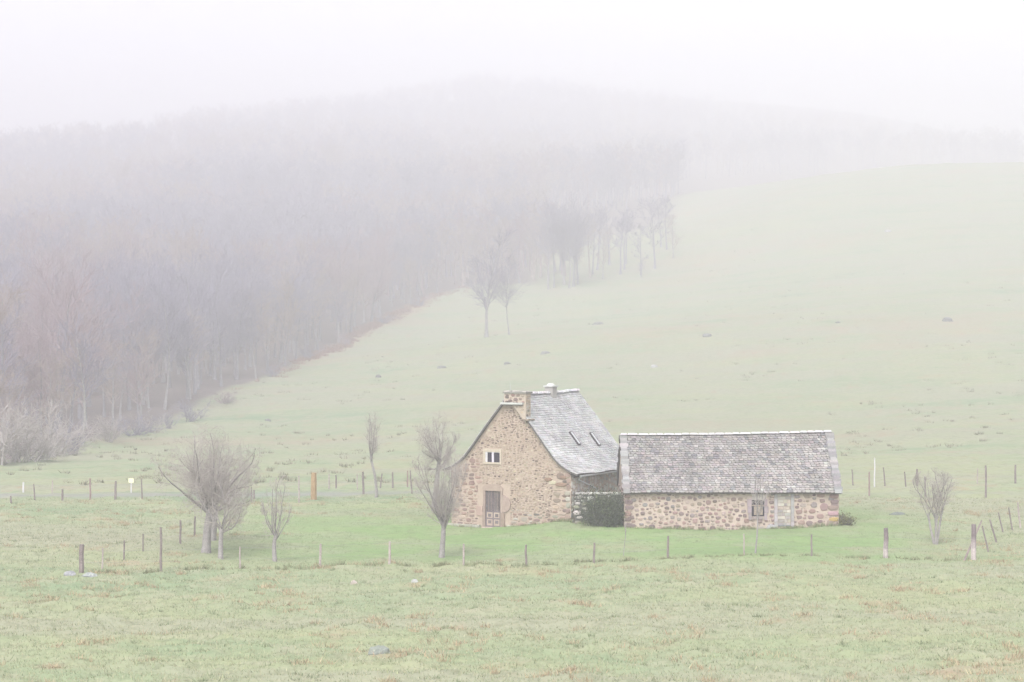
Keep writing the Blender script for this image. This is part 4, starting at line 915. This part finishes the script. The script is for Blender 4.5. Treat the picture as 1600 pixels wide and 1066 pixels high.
# ------------------------------------------------------------------ rocks
def rock(p, yb, w, h, label, col=(1, 1, 1), d=None, seed=0, group=None):
    r_ = random.Random(seed+int(p)); d = D(yb) if d is None else d; x = px(p, d); mb = MB(); nu, nv = 10, 5; vs = []
    for j in range(nv+1):
        for i in range(nu):
            th = 2*math.pi*i/nu; f = math.cos(j/nv*math.pi/2*.97)**.7; k = 1+r_.uniform(-.18, .18)
            vs.append((math.cos(th)*w/2*f*k, math.sin(th)*w/3*f*k, -.12+(h+.12)*math.sin(j/nv*math.pi/2)*(1+r_.uniform(-.12, .12))))
    fs = [[j*nu+i, j*nu+(i+1) % nu, (j+1)*nu+(i+1) % nu, (j+1)*nu+i] for j in range(nv) for i in range(nu)]; fs.append([nv*nu+i for i in range(nu)])
    mb.add(vs, fs, col); tag(mb.build('rock', M['rock'], None, (x, d, float(ground_h(x, d)[0]))), label, 'rock', group)
rock(592, 1031, .8, .20, 'flat grey boulder half sunk in the foreground grass', (.62, .68, .58))
rock(648, 914, .34, .14, 'small whitish stone in the grass below the front fence', (1.1, 1.1, 1.05))
rock(109, 903, .6, .18, 'pale stone beside the thick dark post at the far left', (.85, .85, .87))
rock(140, 906, .7, .12, 'low flat stone at the foot of the thick dark post', (.9, .95, .9))
rock(1403, 811, 1.0, .14, 'flat dark stone on the lawn between the barn and the multi-stemmed tree', (.45, .5, .45))
rock(553, 916, .35, .16, 'buff stone left of the small whitish stone', (1.2, 1.05, .9), seed=3)
for k, (p, d, w, h, c, lb) in enumerate([(1480, 226, 1.9, .9, .5, 'dark boulder on the slope at the far right'), (1309, 228, 1.1, .4, .5, 'dark stone on the slope above the barn ridge, right'), (935, 246, 2.2, .7, .6, 'long dark rock on the slope above the gap between farmhouse and barn'),
                                         (1105, 222, 1.8, .7, .6, 'grey rock on the slope above the left half of the barn'), (1022, 206, 1.2, .45, 1.3, 'pale rock on the slope above the barn ridge'), (852, 218, 1.8, .6, .6, 'dark lumpy rock above the farmhouse roof'),
                                         (418, 185, .9, .5, .5, 'dark stone on the slope above the small vase-shaped tree'), (591, 208, 1.0, .6, .4, 'dark stump-like rock on the slope above the narrow young tree'), (1387, 318, 1.8, .7, 1.3, 'white rock high on the right slope'),
                                         (793, 212, 1.2, .5, .5, 'dark rock below the thin tree on the slope'), (690, 214, 1.6, .5, .6, 'brown rock on the slope above the rounded tree')]):
    f_ = S(d)/d; rock(p, 0, w*f_*.7, h*f_*.5, lb, (c*1.0, c*1.0, c*.95), d=S(d), seed=k)
# scattered stones and dark tussocks on the far slope: uncountable
r = np.random.default_rng(77); n = 1600; yy = 135+r.uniform(0, 1, n)**1.5*560; xx = r.uniform(-.30, .30, n)*yy
kp = (yy < edge_d(xx, yy)-3) & (fbm(xx*.05, yy*.05, 44, 3) > .46); P = np.stack([xx[kp], yy[kp]], 1)
v, q, c = blades(0, None, None, .12, .42, .03, [(.19, .19, .13), (.17, .18, .12), (.24, .22, .155), (.28, .25, .175)], clump=(P, r.uniform(.12, .6, len(P))*(P[:, 1]/200)**.7, 26), seed=12)
tag(link('rough_tussocks', mesh_np('rough_tussocks', v, q, c, False), M['blades']), 'dark rough tussocks scattered over the far slope', 'tussocks', kind='stuff')
# bracken along the climbing wood edge
xx, yy = [], []
r = np.random.default_rng(78)
for k in range(800):
    p = r.normal(575, 60); d = float(np.interp(p, BX, BD))+r.normal(-4, 7); xx.append(px(p, d)); yy.append(d)
P = np.stack([xx, yy], 1)
v, q, c = blades(0, None, None, .3, .9, .03, [(.30, .17, .13), (.34, .20, .15), (.24, .14, .11)], clump=(P, r.uniform(.3, .9, len(P)), 36), seed=13)
tag(link('bracken', mesh_np('bracken', v, q, c, False), M['blades']), 'rusty red dead bracken where the wood meets the slope', 'bracken', kind='stuff')

# ------------------------------------------------------------------ haze
zl = float(Z.min())-1.0; ztop = float(Z.max())+20
mb = MB(); mb.box((0, 1430, (zl+ztop)/2), (3900, 3020, ztop-zl))
m = bpy.data.materials.new('haze'); m.use_nodes = True; nt = m.node_tree; nt.nodes.clear()
out = nt.nodes.new('ShaderNodeOutputMaterial'); pv = nt.nodes.new('ShaderNodeVolumePrincipled')
pv.inputs['Color'].default_value = (*FOG_COLOR, 1); pv.inputs['Density'].default_value = FOG_DENSITY; pv.inputs['Anisotropy'].default_value = 0.0
nt.links.new(pv.outputs[0], out.inputs['Volume'])
tag(mb.build('haze', m), kind='stuff', label='pale morning fog filling the valley and thickening up the hill', cat='haze')
